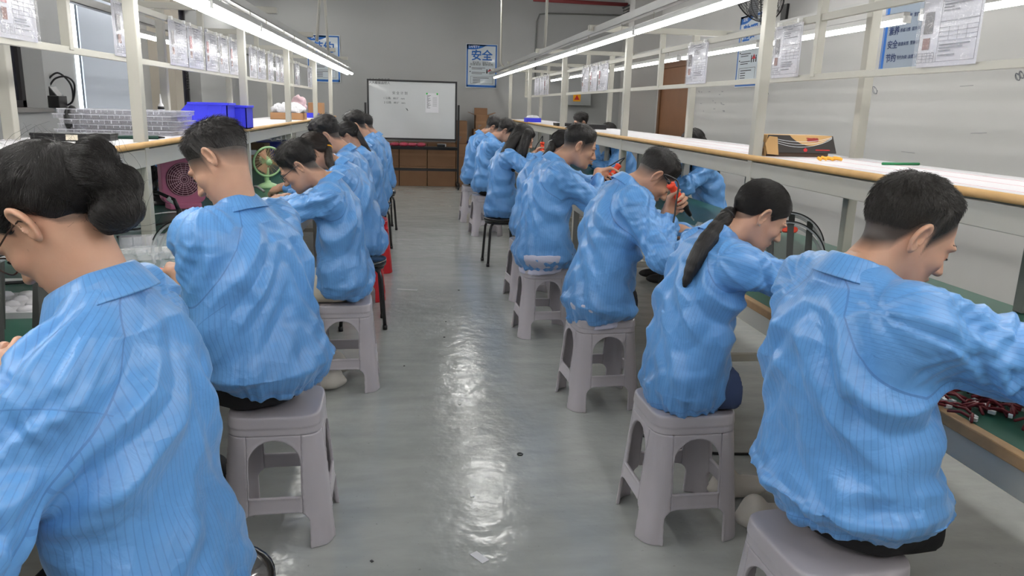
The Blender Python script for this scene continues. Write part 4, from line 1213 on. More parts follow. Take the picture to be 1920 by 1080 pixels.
P_(key='R5', label='person with long loose black hair and pale trousers, right bench', seat=(.79, 7.05), phi=0, res=1.8, size=.95,
   hdR=GR5[1], pnR=GR5[2], sdR=GR5[3], curlR=(1.15, 1.35, .8), lean=(-2, 4, 14, 58), head=(-4, 30, 0), hair='long', curtain=curt5, seed=26, hem=.46, pants=M_BEIGE, handR=GR5[0], handL=(1.38, 7.2, .95))
P_(key='R6', label='person with short dark hair bowed low, beside the long-haired worker', seat=(.80, 8.75), phi=0, res=2.0,
   lean=(-2, 4, 16, 66), head=(-6, 40, 0), hair='short', thick=.02, seed=27, handR=(1.35, 8.6, .84), handL=(1.35, 8.9, .84))
P_(key='R7', label='farthest person on the right bench, hunched', seat=(.74, 9.8), phi=0, res=2.3,
   lean=(0, 8, 18, 62), head=(-4, 36, 0), hair='short', thick=.018, seed=28, noface=1, handR=(1.3, 9.7, .84), handL=(1.3, 9.95, .84))
# ---- far side of the right bench, facing the aisle ----
P_(key='F1', label='long-haired person facing the aisle with a hand raised to the shelf', seat=(2.52, 6.30), phi=180, res=1.8, size=.92,
   lean=(4, 14, 22, 30), head=(0, 18, 0), hair='long', curtain=curt, seed=31, handR=(2.14, 6.42, 1.12), handL=(2.0, 6.15, .88), poleR=(-.1, -.5, -.9))
P_(key='F2', label='person facing the aisle under the shelf, face partly hidden', seat=(2.48, 8.8), phi=185, res=2.0, size=.95,
   lean=(4, 20, 32, 40), head=(0, 26, 0), hair='long', curtain=curt, seed=32, handR=(2.02, 8.9, .86), handL=(2.0, 8.65, .86))
P_(key='F3', label='person whose black hair rises above the far right shelf', seat=(2.48, 10.8), phi=190, res=2.2,
   lean=(2, 10, 18, 26), head=(0, 20, 0), hair='short', thick=.03, seed=33, handR=(2.02, 10.9, .86), handL=(2.0, 10.6, .86))
# ---------------- things on the back wall ----------------
def RX(d): return Matrix.Rotation(math.radians(d), 4, 'X')
def RY(d): return Matrix.Rotation(math.radians(d), 4, 'Y')
def RZ(d): return Matrix.Rotation(math.radians(d), 4, 'Z')
TR = lambda *a: Matrix.Translation(a)
def flat(mb, x0, x1, z0, z1, t=.0008, y=0.0):
    """thin print on a panel that faces local -y"""
    return mb.box(x0, x1, y-t, y, z0, z1)
def poster(loc, rz, w, h, label, head, big, lines, border=True):
    e = empty('safety_poster', loc, label, 'poster', 'safety posters', rz)
    MB().box(-w/2-.012, w/2+.012, -.004, 0, -h/2-.012, h/2+.012).build('poster_board', pmat('poster_white', sr(205, 214, 220), .35, coat=.3), e)
    m = MB(); b = .024
    for x0, x1, z0, z1 in ((-w/2, w/2, h/2-b, h/2), (-w/2, w/2, -h/2, -h/2+b*1.6), (-w/2, -w/2+b, -h/2, h/2), (w/2-b, w/2, -h/2, h/2)): flat(m, x0, x1, z0, z1, .0012, -.004)
    n = 14
    pts = [(-w/2, h/2)]+[(-w/2+w*.68*t/n, h/2-.09+.09*(max(0, t/n-.25)/.75)**2.2) for t in range(n+1)]
    m.poly(pts, .0012, TR(0, -.004, 0) @ RX(90))
    m.build('poster_border', M_INKB, e)
    F = TR(0, -.0062, 0) @ RX(90)
    lettering('lettering', head, .062, F @ TR(-w*.26, h/2-.042, 0), M_INKW, e)
    lettering('lettering', big, .20, F @ TR(0, h*.235, 0), M_INKB, e, bold=.004)
    for t, s, z in lines: lettering('lettering', t, s, F @ TR(0, z*h, 0), M_INK, e)
    m = MB()
    for z in (-.035, -.145):
        m.box(-w*.40, -w*.36, -.0055, -.004, (z)*h, (z+.02)*h)
        for k in range(2): m.box(-w*.33, w*(.12-.1*k), -.0055, -.004, (z-.012-.03*k)*h, (z-.002-.03*k)*h)
    x0, x1, z0, z1 = -w*.36, w*.38, -h*.42, -h*.24
    for a in ((x0, x1, z1-.004, z1), (x0, x1, z0, z0+.004), (x0, x0+.004, z0, z1), (x1-.004, x1, z0, z1)): m.box(a[0], a[1], -.0055, -.004, a[2], a[3])
    for k in range(4): m.box(x0+.04, x0+.04+(.30 if k == 0 else .14), -.0055, -.004, z1-.035-.028*k, z1-.026-.028*k)
    for k, x in enumerate((.18, .28, .38)):
        m.box(w*x-.012, w*x+.012, -.0055, -.004, -h*.17, -h*.10)
        m.lathe([(0, 0), (.011, 0), (.011, .002), (0, .002)], (w*x, -.0045, -h*.085), 10, RX(90))
    m.build('poster_print', M_INK, e)
    MB().poly([(w*.20, -h*.125), (w*.36, -h*.125), (w*.28, -h*.055)], .0016, TR(0, -.004, 0) @ RX(90)).build('poster_emblem', M_INKR, e)
    return e
WB = YB-.012
poster(at(903, 124, WB), 0, .56, .76, 'blue bordered SAFETY poster on the back wall, right of the whiteboard', 'SAFETY', '安全',
       (('安全第一  预防为主', .040, .08), ('防患未然  警钟长鸣', .050, .03)))
poster(at(607, 110, WB), 0, .56, .80, 'blue bordered SAVE poster on the back wall, behind the left light strip', 'SAVE', '节约', (('节约为荣  浪费为耻', .040, .08), ('精打细算  从我做起', .050, .03)))
xw = XR-.012
poster(atx(1404, 95, xw), -math.pi/2, .60, .80, 'blue SEIRI poster on the right wall below the wall fan', 'SEIRI', '整理', (('区分要与不要', .040, .08), ('现场整洁有序', .050, .03)))
def banner():
    c = atx(1693, 85, xw); w, h = .56, .80
    e = empty('slogan_board', (c.x, c.y, 2.18), 'grey blue slogan board with four rows of characters on the right wall', 'sign', None, -math.pi/2)
    MB().box(-w/2, w/2, -.006, 0, -.36, .44).build('board_panel', pmat('board_grey_blue', sr(136, 148, 162), .3), e)
    m = MB(); flat(m, -w/2, -w/2+.008, -.36, .44, .001, -.006); flat(m, -w/2+.02, -w/2+.055, -.36, .44, .001, -.006); flat(m, -w/2, w/2, -.36, -.352, .001, -.006); m.build('board_stripe', M_INKB, e)
    F = TR(0, -.0082, 0) @ RX(90)
    for k, (a, b) in enumerate((('清洁', '形成制度  贯彻到底'), ('素养', '养成习惯  提升自我'), ('安全', '防患未然  警钟长鸣'), ('节约', '节约为荣  浪费为耻'))):
        z = .06-.105*k
        lettering('lettering', a, .07, F @ TR(-.13, z, 0), pmat('ink_navy', sr(30, 50, 95), .6), e, bold=.001)
        lettering('lettering', b, .033, F @ TR(.09, z, 0), pmat('ink_navy', sr(30, 50, 95), .6), e)
banner()

# whiteboard on its wheeled stand
def whiteboard():
    Y = 13.72
    c0, c1 = at(690, 150, Y), at(855, 154, Y); zb = at(855, 262, Y).z
    cx = (c0.x+c1.x)/2; w = c1.x-c0.x; zt = c0.z; h = zt-zb
    e = empty('whiteboard', (cx, Y, 0), 'large wheeled whiteboard with black frame in front of the cartons', 'whiteboard')
    MB().box(-w/2, w/2, -.012, .012, zb, zt).build('writing_panel', pmat('whiteboard_white', sr(205, 208, 210), .22, coat=.3, noise=(3, .03)), e)
    m = MB()
    for a in ((-w/2-.02, -w/2+.012, zb-.02, zt+.02), (w/2-.012, w/2+.02, zb-.02, zt+.02), (-w/2, w/2, zt-.01, zt+.02), (-w/2, w/2, zb-.02, zb+.01)): m.box(a[0], a[1], -.018, .018, a[2], a[3])
    m.build('board_frame', M_BLACKM, e)
    for s in (-1, 1):
        x = s*(w/2+.05)
        MB().box(x-.018, x+.018, -.018, .018, .07, 1.46).build('stand_post', M_BLACKM, e)
        f = MB().box(x-.02, x+.02, -.30, .30, .075, .11).build('stand_foot', M_BLACKM, e)
        for y in (-.27, .27):
            k = MB(); k.cyl((x-.012, y, .038), (x+.012, y, .038), .036, 14); k.box(x-.02, x+.02, y-.012, y+.012, .04, .08); k.build('castor', M_BLACK, f)
    for z in (.33, .70): MB().box(-w/2-.05, w/2+.05, -.02, .02, z-.025, z+.02).build('cross_bar', M_BLACKM, e)
    MB().box(-w/2-.03, w/2+.03, -.16, .04, .72, .735).build('accessory_shelf', M_BLACKM, e)
    F = TR(0, -.0135, 0) @ RX(90)
    X = lambda px: at(px, 200, Y).x-cx
    Z = lambda py: at(770, py, Y).z
    lettering('lettering', '人人心中有品质\n人人都是品控人', .052, F @ TR(X(692), Z(154.5), 0), M_INK, e, 'LEFT')
    hw = pmat('marker_ink', sr(70, 72, 80), .6)
    lettering('handwriting', '安 全 计 划', .055, F @ TR(X(750), Z(175.5), 0), hw, e)
    lettering('handwriting', '1 公路:   80.5°   mm', .044, F @ TR(X(739), Z(185.5), 0), hw, e)
    lettering('handwriting', '2 公路:   80.5°   mm', .044, F @ TR(X(740), Z(193.5), 0), hw, e)
    MB().tube([(X(761), -.0135, Z(203)), (X(764), -.0135, Z(207)), (X(763), -.0135, Z(204)), (X(765), -.0135, Z(208))], .004, 5).build('handwriting', hw, e)
    p = empty('notice_sheet', (cx+X(810), Y-.0135, Z(192)), 'white notice sheet held to the whiteboard by two green magnets', 'paper')
    MB().box(-.115, .115, -.003, -.001, -.165, .165).build('sheet', M_PAPER, p)
    m = MB()
    for k in range(14): m.box(-.09, -.02-.06*((k*7) % 5)/5, -.0042, -.003, .12-.016*k, .128-.016*k)
    for k in range(7): m.box(.01, .085, -.0042, -.003, .09-.024*k, .095-.024*k)
    m.build('sheet_print', M_INKG, p)
    for x in (-.09, .09): MB().cyl((x, -.012, .155), (x, -.003, .155), .016, 12).build('magnet', pmat('green_magnet', sr(70, 190, 90), .4), p)
    tb = empty('red_package', (cx-.22, Y-.10, .7355), 'red and pink patterned package lying on the whiteboard shelf', 'package')
    m = MB()
    for k in range(6): m.ball((-.38+.15*k, 0, .03), (.09, .06, .035+.006*(k % 2)), 10)
    m.build('wrapped_bundle', pmat('red_wrap', sr(150, 50, 70), .3, noise=(18, .7)), tb)
    er = empty('board_eraser', (cx+.50, Y-.09, .7355), 'black board eraser on the whiteboard shelf', 'eraser')
    MB().box(-.07, .07, -.025, .025, 0, .045).build('eraser_block', M_BLACK, er, .006)
whiteboard()

# cartons
def carton(x0, x1, y0, y1, z0, z1, label, group='shipping cartons', mat=None, tape=True, lab=None, face=None, rz=0, flaps=False, marks=True):
    mat = mat or M_CARDD
    cx, cy = (x0+x1)/2, (y0+y1)/2; w, d, h = x1-x0, y1-y0, z1-z0
    e = empty('cardboard_box', (cx, cy, z0), label, 'box', group, rz)
    if not flaps: MB().box(-w/2, w/2, -d/2, d/2, 0, h).build('carton_body', mat, e, .004)
    else:
        m = MB(); t = .005
        m.box(-w/2, w/2, -d/2, d/2, 0, t); m.box(-w/2, w/2, -d/2, -d/2+t, 0, h); m.box(-w/2, w/2, d/2-t, d/2, 0, h); m.box(-w/2, -w/2+t, -d/2, d/2, 0, h); m.box(w/2-t, w/2, -d/2, d/2, 0, h)
        m.build('carton_body', mat, e)
        for s in (-1, 1): MB().cbox((s*(w/2+.06), 0, h+.02), (.14, d, .005), M=RY(s*-20)).build('carton_flap', mat, e)
        MB().cbox((0, d/2+.02, h+.06), (w, .005, .13), M=RX(-15)).build('carton_flap', mat, e)
    if tape: MB().box(-w/2-.0008, w/2+.0008, -d/2-.0012, -d/2+.0, h*.5-.02, h*.5+.02).build('packing_tape', pmat('brown_tape', sr(150, 112, 80), .3), e)
    if lab: MB().box(lab[0]-lab[2]/2, lab[0]+lab[2]/2, -d/2-.002, -d/2, lab[1]-lab[3]/2, lab[1]+lab[3]/2).build('paper_label', M_PAPER, e)
    if marks:
        m = MB()
        for k in range(3): m.box(-w*.3, -w*.3+w*(.25-.06*k), -d/2-.001, -d/2, h*(.28-.07*k), h*(.31-.07*k))
        m.build('carton_print', M_INKG, e)
    return e
xs = [-.55, -.13, .28, .72, 1.14]
xs = [at(p, 330, 14.05).x for p in (718, 748.5, 801, 854.5, 907)]
names = ['left end', 'second from the left', 'third from the left', 'right end']
for i in range(4):
    carton(xs[i]+.006, xs[i+1]-.006, 14.05, 14.60, 0, .36, 'brown carton in the bottom row under the whiteboard, %s' % names[i], marks=False, tape=False)
    carton(xs[i]+.006, xs[i+1]-.006, 14.05, 14.60, .362, .775, 'brown carton in the top row under the whiteboard, %s' % names[i], lab=(.02*(i % 2), .36, .16, .10), marks=False)
def cpx(p0, p1, pt, z0, Y, d, label, **k):
    a, b = at(p0, pt, Y), at(p1, pt, Y)
    return carton(a.x, b.x, Y, Y+d, z0, b.z, label, 'loose cartons in the back corner', **k)
cpx(857, 876, 227, .777, 14.1, .45, 'brown printed carton right beside the whiteboard', marks=True)
cpx(888, 918, 243, .777, 14.12, .4, 'lower brown carton of the pile left of the farthest worker', tape=True)
cpx(892, 917, 216, at(903, 243, 14.12).z+.001, 14.15, .35, 'upper brown carton on the pile left of the farthest worker', flaps=True)
cpx(926, 952, 224, .63, 14.2, .35, 'dark carton behind the heads of the far right workers', mat=pmat('dark_card', sr(105, 82, 62), .8))
carton(at(922, 250, 14.2).x, at(956, 250, 14.2).x, 14.15, 14.58, 0, .629, 'brown carton under the dark carton behind the far right workers', 'loose cartons in the back corner', marks=False)
tp = empty('blue_sheet', (at(881, 273, 14.08).x, 14.09, .777), 'crumpled blue plastic sheet lying on the cartons beside the whiteboard', 'plastic sheet')
m = MB()
for k in range(7): m.ball((-.03+.012*k, .005*(k % 3), .03+.015*(k % 2)), (.03, .035, .03), 8)
m.build('sheet_folds', pmat('navy_sheet', sr(40, 45, 110), .4, bump=(30, .6, .02)), tp)
# electrical box, conduits, red pipe
c = at(1085, 172, 14.5)
e = empty('electrical_box', c, 'grey electrical box with a yellow warning label on the back wall', 'electrical box')
MB().box(-.22, .22, -.10, .13, -.25, .25).build('box_case', pmat('grey_case', sr(160, 162, 162), .5), e, .006)
MB().box(-.12, .02, -.104, -.10, -.18, -.02).build('warning_label', M_INKO, e)
MB().poly([(-.10, -.15), (0, -.15), (-.05, -.06)], .002, TR(0, -.104, 0) @ RX(90)).build('warning_sign', M_INKR, e)
def pipe(name, pts, r, mat, label, cat='pipe', grp=None):
    o = MB().tube(pts, r, 10).build(name, mat); tag(o, label, cat, grp); return o
pipe('red_pipe', [at(1000, -1, 14.45), at(1177, 9, 14.45)], .035, pmat('red_paint', sr(140, 60, 62), .5), 'dull red pipe running along the top of the back wall')
pipe('wall_conduit', [at(1004, 150, 14.61), at(1003, 100, 14.61), at(1006, 40, 14.61), at(1012, 27, 14.61), at(1030, 25, 14.61), at(1168, 29, 14.61)], .014, M_STEELD, 'thin grey conduit bending across the upper back wall', 'conduit')
for k in range(4):
    pipe('cable', [(XR-.06-.012*k, 14.4, 3.13+.05*k), (XR-.06-.012*k, 9.5, 3.14+.05*k), (XR-.06-.012*k, 3.0, 3.16+.05*k)], .014, M_BLACK if k % 2 else M_STEELD, 'cable in the bundle high along the right wall, %s from below' % ordw[k], 'cable', 'cables along the right wall')
def rod(px0, py0, px1, py1, Y, label, hook=False):
    b = at(px1, py1, Y); a = at(px0, py0, Y); d = (a-b).normalized(); top = b+d*((ZC-b.z)/d.z)
    pts = [b, top]
    if hook: pts = [b+Vector((.06, 0, -.05)), b+Vector((.035, 0, -.045)), b+Vector((.008, 0, -.02)), b+d*.04, top]
    pipe('suspension_conduit', pts, .016, M_STEEL, label, 'conduit', 'conduits holding the light strips')
rod(941, 0, 939, 118, 12.2, 'white conduit ending in a hook at the far end of the right light strip', True)
rod(1026, 0, 1021, 100, 8.6, 'white conduit dropping to the right light strip from the ceiling')
rod(599, 0, 594, 78, 8.6, 'left one of the two white rods holding the left light strip')
rod(609, 0, 616, 104, 9.6, 'right one of the two white rods holding the left light strip')

# wall fan
def wall_fan():
    c = atx(1420, -22, XR-.42); W = atx(1472, 38, XR)
    e = empty('wall_fan', W, 'black wire-caged fan on a bracket high on the right wall', 'fan')
    MB().poly([(-.07, -.16), (.07, -.16), (.05, .12), (-.05, .12)], .03, RY(-90) @ RZ(90)).build('wall_plate', M_BLACKM, e, .004)
    d = c-W
    MB().tube([(-.01, 0, -.05), (-.12, .02, -.06), (-.22, d.y*.35, .02), (-.27, d.y*.6, .16), (d.x+.12, d.y*.85, d.z)], .022, 10).build('bracket_arm', M_BLACKM, e)
    ax = Vector((-.80, -.28, -.42)).normalized(); q = ax.to_track_quat('Z', 'Y').to_matrix().to_4x4(); M = TR(*d) @ q
    cg = MB(); R = .35
    for side, z in ((1, .07), (-1, -.07)):
        for i in range(1, 17):
            r = R*i/16; zz = side*.07*(1-(i/16)**3)
            cg.tube([M @ Vector((r*math.cos(t), r*math.sin(t), zz)) for t in np.linspace(0, 2*math.pi, 37)[:-1]], .0022 if i < 16 else .007, 4, closed=True)
        for k in range(14):
            t = 2*math.pi*k/14
            cg.tube([M @ Vector((R*u*math.cos(t+u*.5*side), R*u*math.sin(t+u*.5*side), side*.07*(1-u**3))) for u in np.linspace(.12, 1, 7)], .003, 4)
    cg.build('wire_cage', M_BLACKM, e)
    for k in range(3):
        t = 2*math.pi*k/3; b = MB()
        vs = []
        for u in np.linspace(.15, .9, 8):
            for s in (-1, 1): vs.append(M @ Vector((R*u*math.cos(t)-s*.10*u**.5*math.sin(t), R*u*math.sin(t)+s*.10*u**.5*math.cos(t), s*.025)))
        b.add(vs, [(2*i, 2*i+1, 2*i+3, 2*i+2) for i in range(7)], True); o = b.build('fan_blade', pmat('grey_blade', sr(120, 122, 125), .4), e); md = o.modifiers.new('s', 'SOLIDIFY'); md.thickness = .003
    MB().cyl(M @ Vector((0, 0, -.18)), M @ Vector((0, 0, .05)), .065, 18, .05).build('motor', M_BLACKM, e)
    pipe('fan_cord', [d+W+Vector((.05, 0, -.1)), W+Vector((-.2, .06, -.4)), W+Vector((-.03, .16, -.75)), W+Vector((-.02, .30, -1.0))], .006, M_BLACK, 'black cord hanging from the wall fan', 'cord')
wall_fan()
# pencil marks on the right wall
m = MB()
rm = random.Random(4)
for k in range(16):
    p = atx(1300+rm.random()*60, 168+rm.random()*50, XR-.0005); L_ = .03+.04*rm.random()
    m.box(XR-.002, XR-.0004, p.y-L_, p.y, p.z, p.z+.006)
for cx_, cy_ in ((1640, 169), (1915, 140), (1908, 144)):
    m.tube([atx(cx_+5*math.cos(t)*(1-.03*t), cy_+7*math.sin(t*1.1), XR-.002) for t in np.linspace(0, 11, 40)], .0018, 4)
for a, b in (((1690, 284), (1715, 287)), ((1800, 162), (1825, 160)), ((1820, 250), (1850, 249))):
    m.tube([atx(*a, XR-.001), atx(*b, XR-.001)], .0015, 4)
tag(m.build('wall_scribble', M_INKG), 'pencil scribbles and scuff marks on the right wall', 'marks')

# ---------------- instruction sheets between the rails ----------------
M_SLEEVE = glassy('clear_sleeve', (.9, .9, .95), .10, .06, (14, .6, .02))
M_SHEETS = [pmat('sheet_paper', sr(226, 226, 234), .35, coat=.5, bump=(9, .35, .01))]
def sheet(x, yc, side, label, grp, seed, w=.36, h=.268, zc=1.782, photo=True, rzx=0.0):
    """side: -1 faces -x (right bench), +1 faces +x (left bench)"""
    r = random.Random(seed)
    e = empty('instruction_sheet', (x, yc, zc), label, 'paper', grp, math.radians(-90 if side < 0 else 90)+rzx)
    n = 9; M = TR(0, 0, 0)
    vs = []; fs = []
    for i in range(n):
        u = -w/2+w*i/(n-1); b = .004*math.sin(i*1.1+seed)
        for z in (-h/2, h/2): vs.append((u, b, z))
    for i in range(n-1): fs.append((2*i, 2*i+2, 2*i+3, 2*i+1))
    o = MB().add(vs, fs, True).build('sheet', M_SHEETS[0], e); md = o.modifiers.new('s', 'SOLIDIFY'); md.thickness = .0012; md.offset = 1
    k = MB(); Y0 = -.0075
    def ln(u0, u1, v0, v1): k.box(-w/2+u0*w, -w/2+u1*w, Y0, Y0+.0006, -h/2+v0*h, -h/2+v1*h)
    t = .006
    ln(.03, .97, .94, .94+t); ln(.36, .36+t*.7, .06, .94); ln(.03, .97, .06, .06+t); ln(.03, .03+t*.7, .06, .94); ln(.97-t*.7, .97, .06, .94)
    for v in (.86, .60, .52, .46, .40, .34): ln(.36, .97, v, v+t)
    for u in (.52, .66, .80): ln(u, u+.004, .34, .52)
    for v in (.11, .15, .19): ln(.05, .32, v, v+t)
    for u in (.05, .12, .20, .26, .32): ln(u, u+.004, .06, .19)
    for v in (.90, .82, .78, .74, .28, .24, .20, .14): ln(.39, .39+r.uniform(.15, .5), v, v+.016)
    ln(.30, .70, .955, .98)
    k.build('sheet_print', M_INKG, e)
    if photo:
        q = MB(); c1 = r.choice([pmat('photo_red', sr(150, 60, 70), .5), pmat('photo_dark', sr(70, 60, 62), .5), pmat('photo_grey', sr(110, 108, 110), .5)])
        q.box(-w/2+.09*w, -w/2+.24*w, Y0, Y0+.0006, -h/2+.46*h, -h/2+.76*h); q.build('printed_photo', c1, e)
        q = MB().box(-w/2+.10*w, -w/2+.22*w, Y0, Y0+.0006, -h/2+.24*h, -h/2+.40*h); q.build('printed_photo', pmat('photo_brown', sr(120, 70, 55), .5), e)
    s = MB().box(-w/2-.008, w/2+.008, -.0105, -.0100, -h/2-.004, h/2+.012).build('clear_sleeve', M_SLEEVE, e)
    for u in (-.36, .36):
        MB().box(u*w-.010, u*w+.010, -.013, .010, h/2+.002, h/2+.022).build('binder_clip', M_WHITE, e)
    return e
names2 = ['%s sheet from the near end of the left rail' % o for o in ordw]+['eleventh sheet from the near end of the left rail', 'twelfth sheet from the near end of the left rail', 'thirteenth sheet from the near end of the left rail', 'fourteenth sheet from the near end of the left rail']
ly_ = [(0, 74), (216, 262), (318, 351), (352, 381), (384, 409), (410, 428), (430, 446), (467, 480), (482, 496), (501, 511), (515, 523), (524, 532), (552, 560), (566, 592)]
for i, (a, b) in enumerate(ly_):
    y0, y1 = atx(a, 100, -1.505).y, atx(b, 100, -1.505).y
    sheet(-1.505, (y0+y1)/2, 1, 'instruction sheet, '+names2[i].replace(' sheet', ''), 'sheets on the left rail', i+1, min(max(y1-y0-.01, .24), .40))
rr = [((1728, 1858), 'large instruction sheet with a red product photo, nearest on the right rail'), ((1444, 1499), 'instruction sheet behind the second right post, crinkled clear sleeve'), ((1281, 1319), 'instruction sheet with two small red photos on the right rail'),
      ((1116, 1134), 'nearer sheet of the three hanging side by side on the right rail'), ((1101, 1114), 'middle sheet of the three hanging side by side on the right rail'), ((1086, 1099), 'farther sheet of the three hanging side by side on the right rail'),
      ((1052, 1057), 'narrow looking sheet past the third right post'), ((1017, 1027), 'sheet hanging by the fourth right post'), ((988, 1007), 'wide white sheet at the far end of the right rail'), ((968, 986), 'last white sheet at the far end of the right rail')]
for i, ((a, b), lab) in enumerate(rr):
    y0, y1 = 1.95*FPX/(b-780), 1.95*FPX/(a-780)
    yc = (y0+y1)/2; w_ = min(max(y1-y0-.01, .24), .40)
    if i >= 8: yc = 11.9+.5*(i-8)
    sheet(bxr(1.965, yc), yc, -1, lab, 'sheets on the right rail', 40+i, w_, photo=i < 8)

# ---------------- left shelf ----------------
ZS = 1.2462
def black_box(x, y, w, d, h, label, z=ZS, lab=False, rz=0):
    e = empty('flat_box', (x, y, z), label, 'box', None, rz)
    MB().box(-w/2, w/2, -d/2, d/2, 0, h).build('box_body', M_BLACK, e, .003)
    MB().box(-w/2-.002, w/2+.002, -d/2-.002, d/2+.002, h*.62, h+.002).build('box_lid', M_BLACK, e, .003)
    if lab: MB().box(w/2-.085, w/2-.035, -d/2-.004, -d/2-.002, .006, h-.004).build('paper_label', pmat('cream_label', sr(225, 215, 195), .6), e)
black_box(-1.575, 3.72, .235, .14, .034, 'flat black box with a cream label on the left shelf', lab=True)
black_box(-1.425, 3.80, .06, .10, .032, 'small black box beside the labelled black box')
bag = empty('dark_pouch', atz(138, 250, ZS), 'rounded black pouch standing at the back of the left shelf', 'pouch')
MB().ball((0, 0, .075), (.035, .07, .075), 14).build('pouch_body', M_BLACK, bag)
for k in range(5):
    t = empty('blister_tray', (-1.585+.012*((k*37) % 3-1), 4.55+.01*((k*17) % 3-1), ZS+.0265*k), 'clear blister tray on the left shelf, %s from the bottom of its stack' % ordw[k], 'tray', 'clear blister trays', .04*((k*7) % 3-1))
    m = MB(); w, d, h = .60, .34, .024
    nx, ny = 8, 4
    m.box(-w/2, w/2, -d/2, d/2, h-.0012, h)
    for i in range(nx):
        for j in range(ny):
            x0 = -w/2+.012+i*(w-.02)/nx; y0 = -d/2+.012+j*(d-.02)/ny; x1 = x0+(w-.02)/nx-.012; y1 = y0+(d-.02)/ny-.012
            m.box(x0, x1, y0, y1, 0.0005, h-.0015)
    for s in (-1, 1): m.box(-w/2, w/2, s*d/2-.003, s*d/2+.003, 0, h); m.box(s*w/2-.003, s*w/2+.003, -d/2, d/2, 0, h)
    m.build('tray_shell', M_TRAY, t)
    m = MB()
    for s in (-1, 1): m.box(-w/2-.004, w/2+.004, s*d/2-.004, s*d/2+.004, h-.003, h+.001); m.box(s*w/2-.004, s*w/2+.004, -d/2, d/2, h-.003, h+.001)
    for i in range(nx*2):
        x = -w/2+.012+(i+.35*math.sin(i*7.+k*3))*(w-.03)/nx/2
        m.box(x, x+.0015+.002*(i*k % 3), -d/2-.001, -d/2+.001, h*(.1+.5*((i*5+k*3) % 4)/4), h)
    m.build('tray_rim', M_TRAYE, t)
def bin_(loc, label, rz, w=.32, d=.20, h=.155):
    """open-fronted stacking bin; open front towards local -x"""
    e = empty('storage_bin', loc, label, 'storage bin', 'blue storage bins', rz); t = .006
    m = MB(); P = [(-w/2, 0), (w/2, 0), (w/2, h), (-w/2+.09, h), (-w/2, h*.45)]
    for s in (-1, 1): m.poly(P, t, TR(0, s*(d/2)-(t if s > 0 else 0)+t, 0) @ RX(90))
    m.box(-w/2, w/2, -d/2, d/2, 0, t); m.box(w/2-t, w/2, -d/2, d/2, 0, h); m.box(-w/2, -w/2+t, -d/2, d/2, 0, h*.45)
    m.build('bin_body', M_BLUEBIN, e)
    r = MB()
    for s in (-1, 1): r.box(-w/2+.085, w/2+.006, s*d/2-.008, s*d/2+.008, h-.014, h+.003)
    r.box(w/2-.008, w/2+.010, -d/2, d/2, h-.014, h+.003); r.build('bin_rim', M_BLUEBIN, e, .002)
    for s in (-1, 1):
        for x in (-w*.15, w*.12, w*.38): MB().box(x-.004, x+.004, s*d/2-.004, s*d/2+.004, 0.004, h-.01).build('bin_rib', M_BLUEBIN, e)
    return e
bin_((-1.43, 5.55, ZS), 'larger blue storage bin on the left shelf beside the second post', 0, .34, .22, .175)
bin_((-1.37, 5.85, ZS), 'blue storage bin just behind the larger blue bin', 0, .34, .22, .160)
bt = empty('glue_bottle', (-1.78, 5.75, ZS), 'white nozzle bottle with a black collar behind the blue bin', 'bottle')
MB().lathe([(0, 0), (.042, 0), (.044, .01), (.044, .085), (.034, .11), (.018, .122)], n=20).build('bottle_body', pmat('translucent_white', sr(225, 228, 235), .3), bt)
MB().cyl((0, 0, .12), (0, 0, .14), .022, 16).build('collar', M_BLACK, bt)
MB().lathe([(.019, .14), (.017, .150), (.008, .165), (.003, .225), (0, .226)], n=14).build('nozzle', M_WHITE, bt)
pn = empty('green_tube', (-1.36, 3.98, ZS), 'dark green tool stick lying beside the near left post', 'tool', None, .3)
MB().cyl((-.11, 0, .009), (.10, 0, .009), .009, 10).build('stick_body', pmat('dark_green', sr(20, 60, 50), .4), pn)
MB().cyl((.10, 0, .009), (.13, 0, .009), .007, 10, .003).build('stick_tip', M_BLACK, pn)
rl = empty('clear_ruler', (-1.76, 3.62, ZS), 'clear plastic strip lying at the near end of the left shelf', 'strip', None, .1)
MB().box(-.16, .16, -.012, .012, 0, .008).build('strip_body', M_CLEAR, rl)
bk = empty('dark_bracket', (-1.72, 7.9, ZS), 'black angled part standing on the left shelf past the blue bins', 'part')
m = MB(); m.cbox((0, 0, .05), (.15, .05, .06), M=RY(-25)); m.cbox((.05, 0, .055), (.05, .06, .09), M=RY(-20)); m.build('bracket_body', M_BLACK, bk, .005)
ct = empty('open_carton', (-1.42, 9.0, ZS), 'shallow brown carton heaped with white plastic bags on the left shelf', 'box')
m = MB(); w, d, h = .36, .26, .075
for b in ((-w/2, w/2, -d/2, d/2, 0, .004), (-w/2, w/2, -d/2, -d/2+.004, 0, h), (-w/2, w/2, d/2-.004, d/2, 0, h), (-w/2, -w/2+.004, -d/2, d/2, 0, h), (w/2-.004, w/2, -d/2, d/2, 0, h)): m.box(*b)
m.build('carton_body', M_CARD, ct)
def crumple(name, c, r, mat, parent=None, seed=1, h=.012, amp=.35):
    """crumpled sheet or bag as a faceted lump"""
    c = np.array(c, float); r = np.array(r, float)
    f = lambda P: ell(P, c, r)+(np.abs(pnoise(P*N_((14, 14, 14))*np.float32(.1/max(r.mean(), .02))+seed))-.15)*r.mean()*amp*2
    V, Q = snets(f, c-r*1.6-.02, c+r*1.6+.02, h)
    lo = V[:, 2].min()
    return qmesh(name, V, Q, mat, parent)
wb = crumple('white_bags', (-1.42, 9.0, ZS+.11), (.19, .14, .075), pmat('white_film', sr(225, 225, 228), .25, bump=(30, .7, .02)), None, 3)
tag(wb, 'heap of crumpled white plastic bags in the open carton', 'bag')
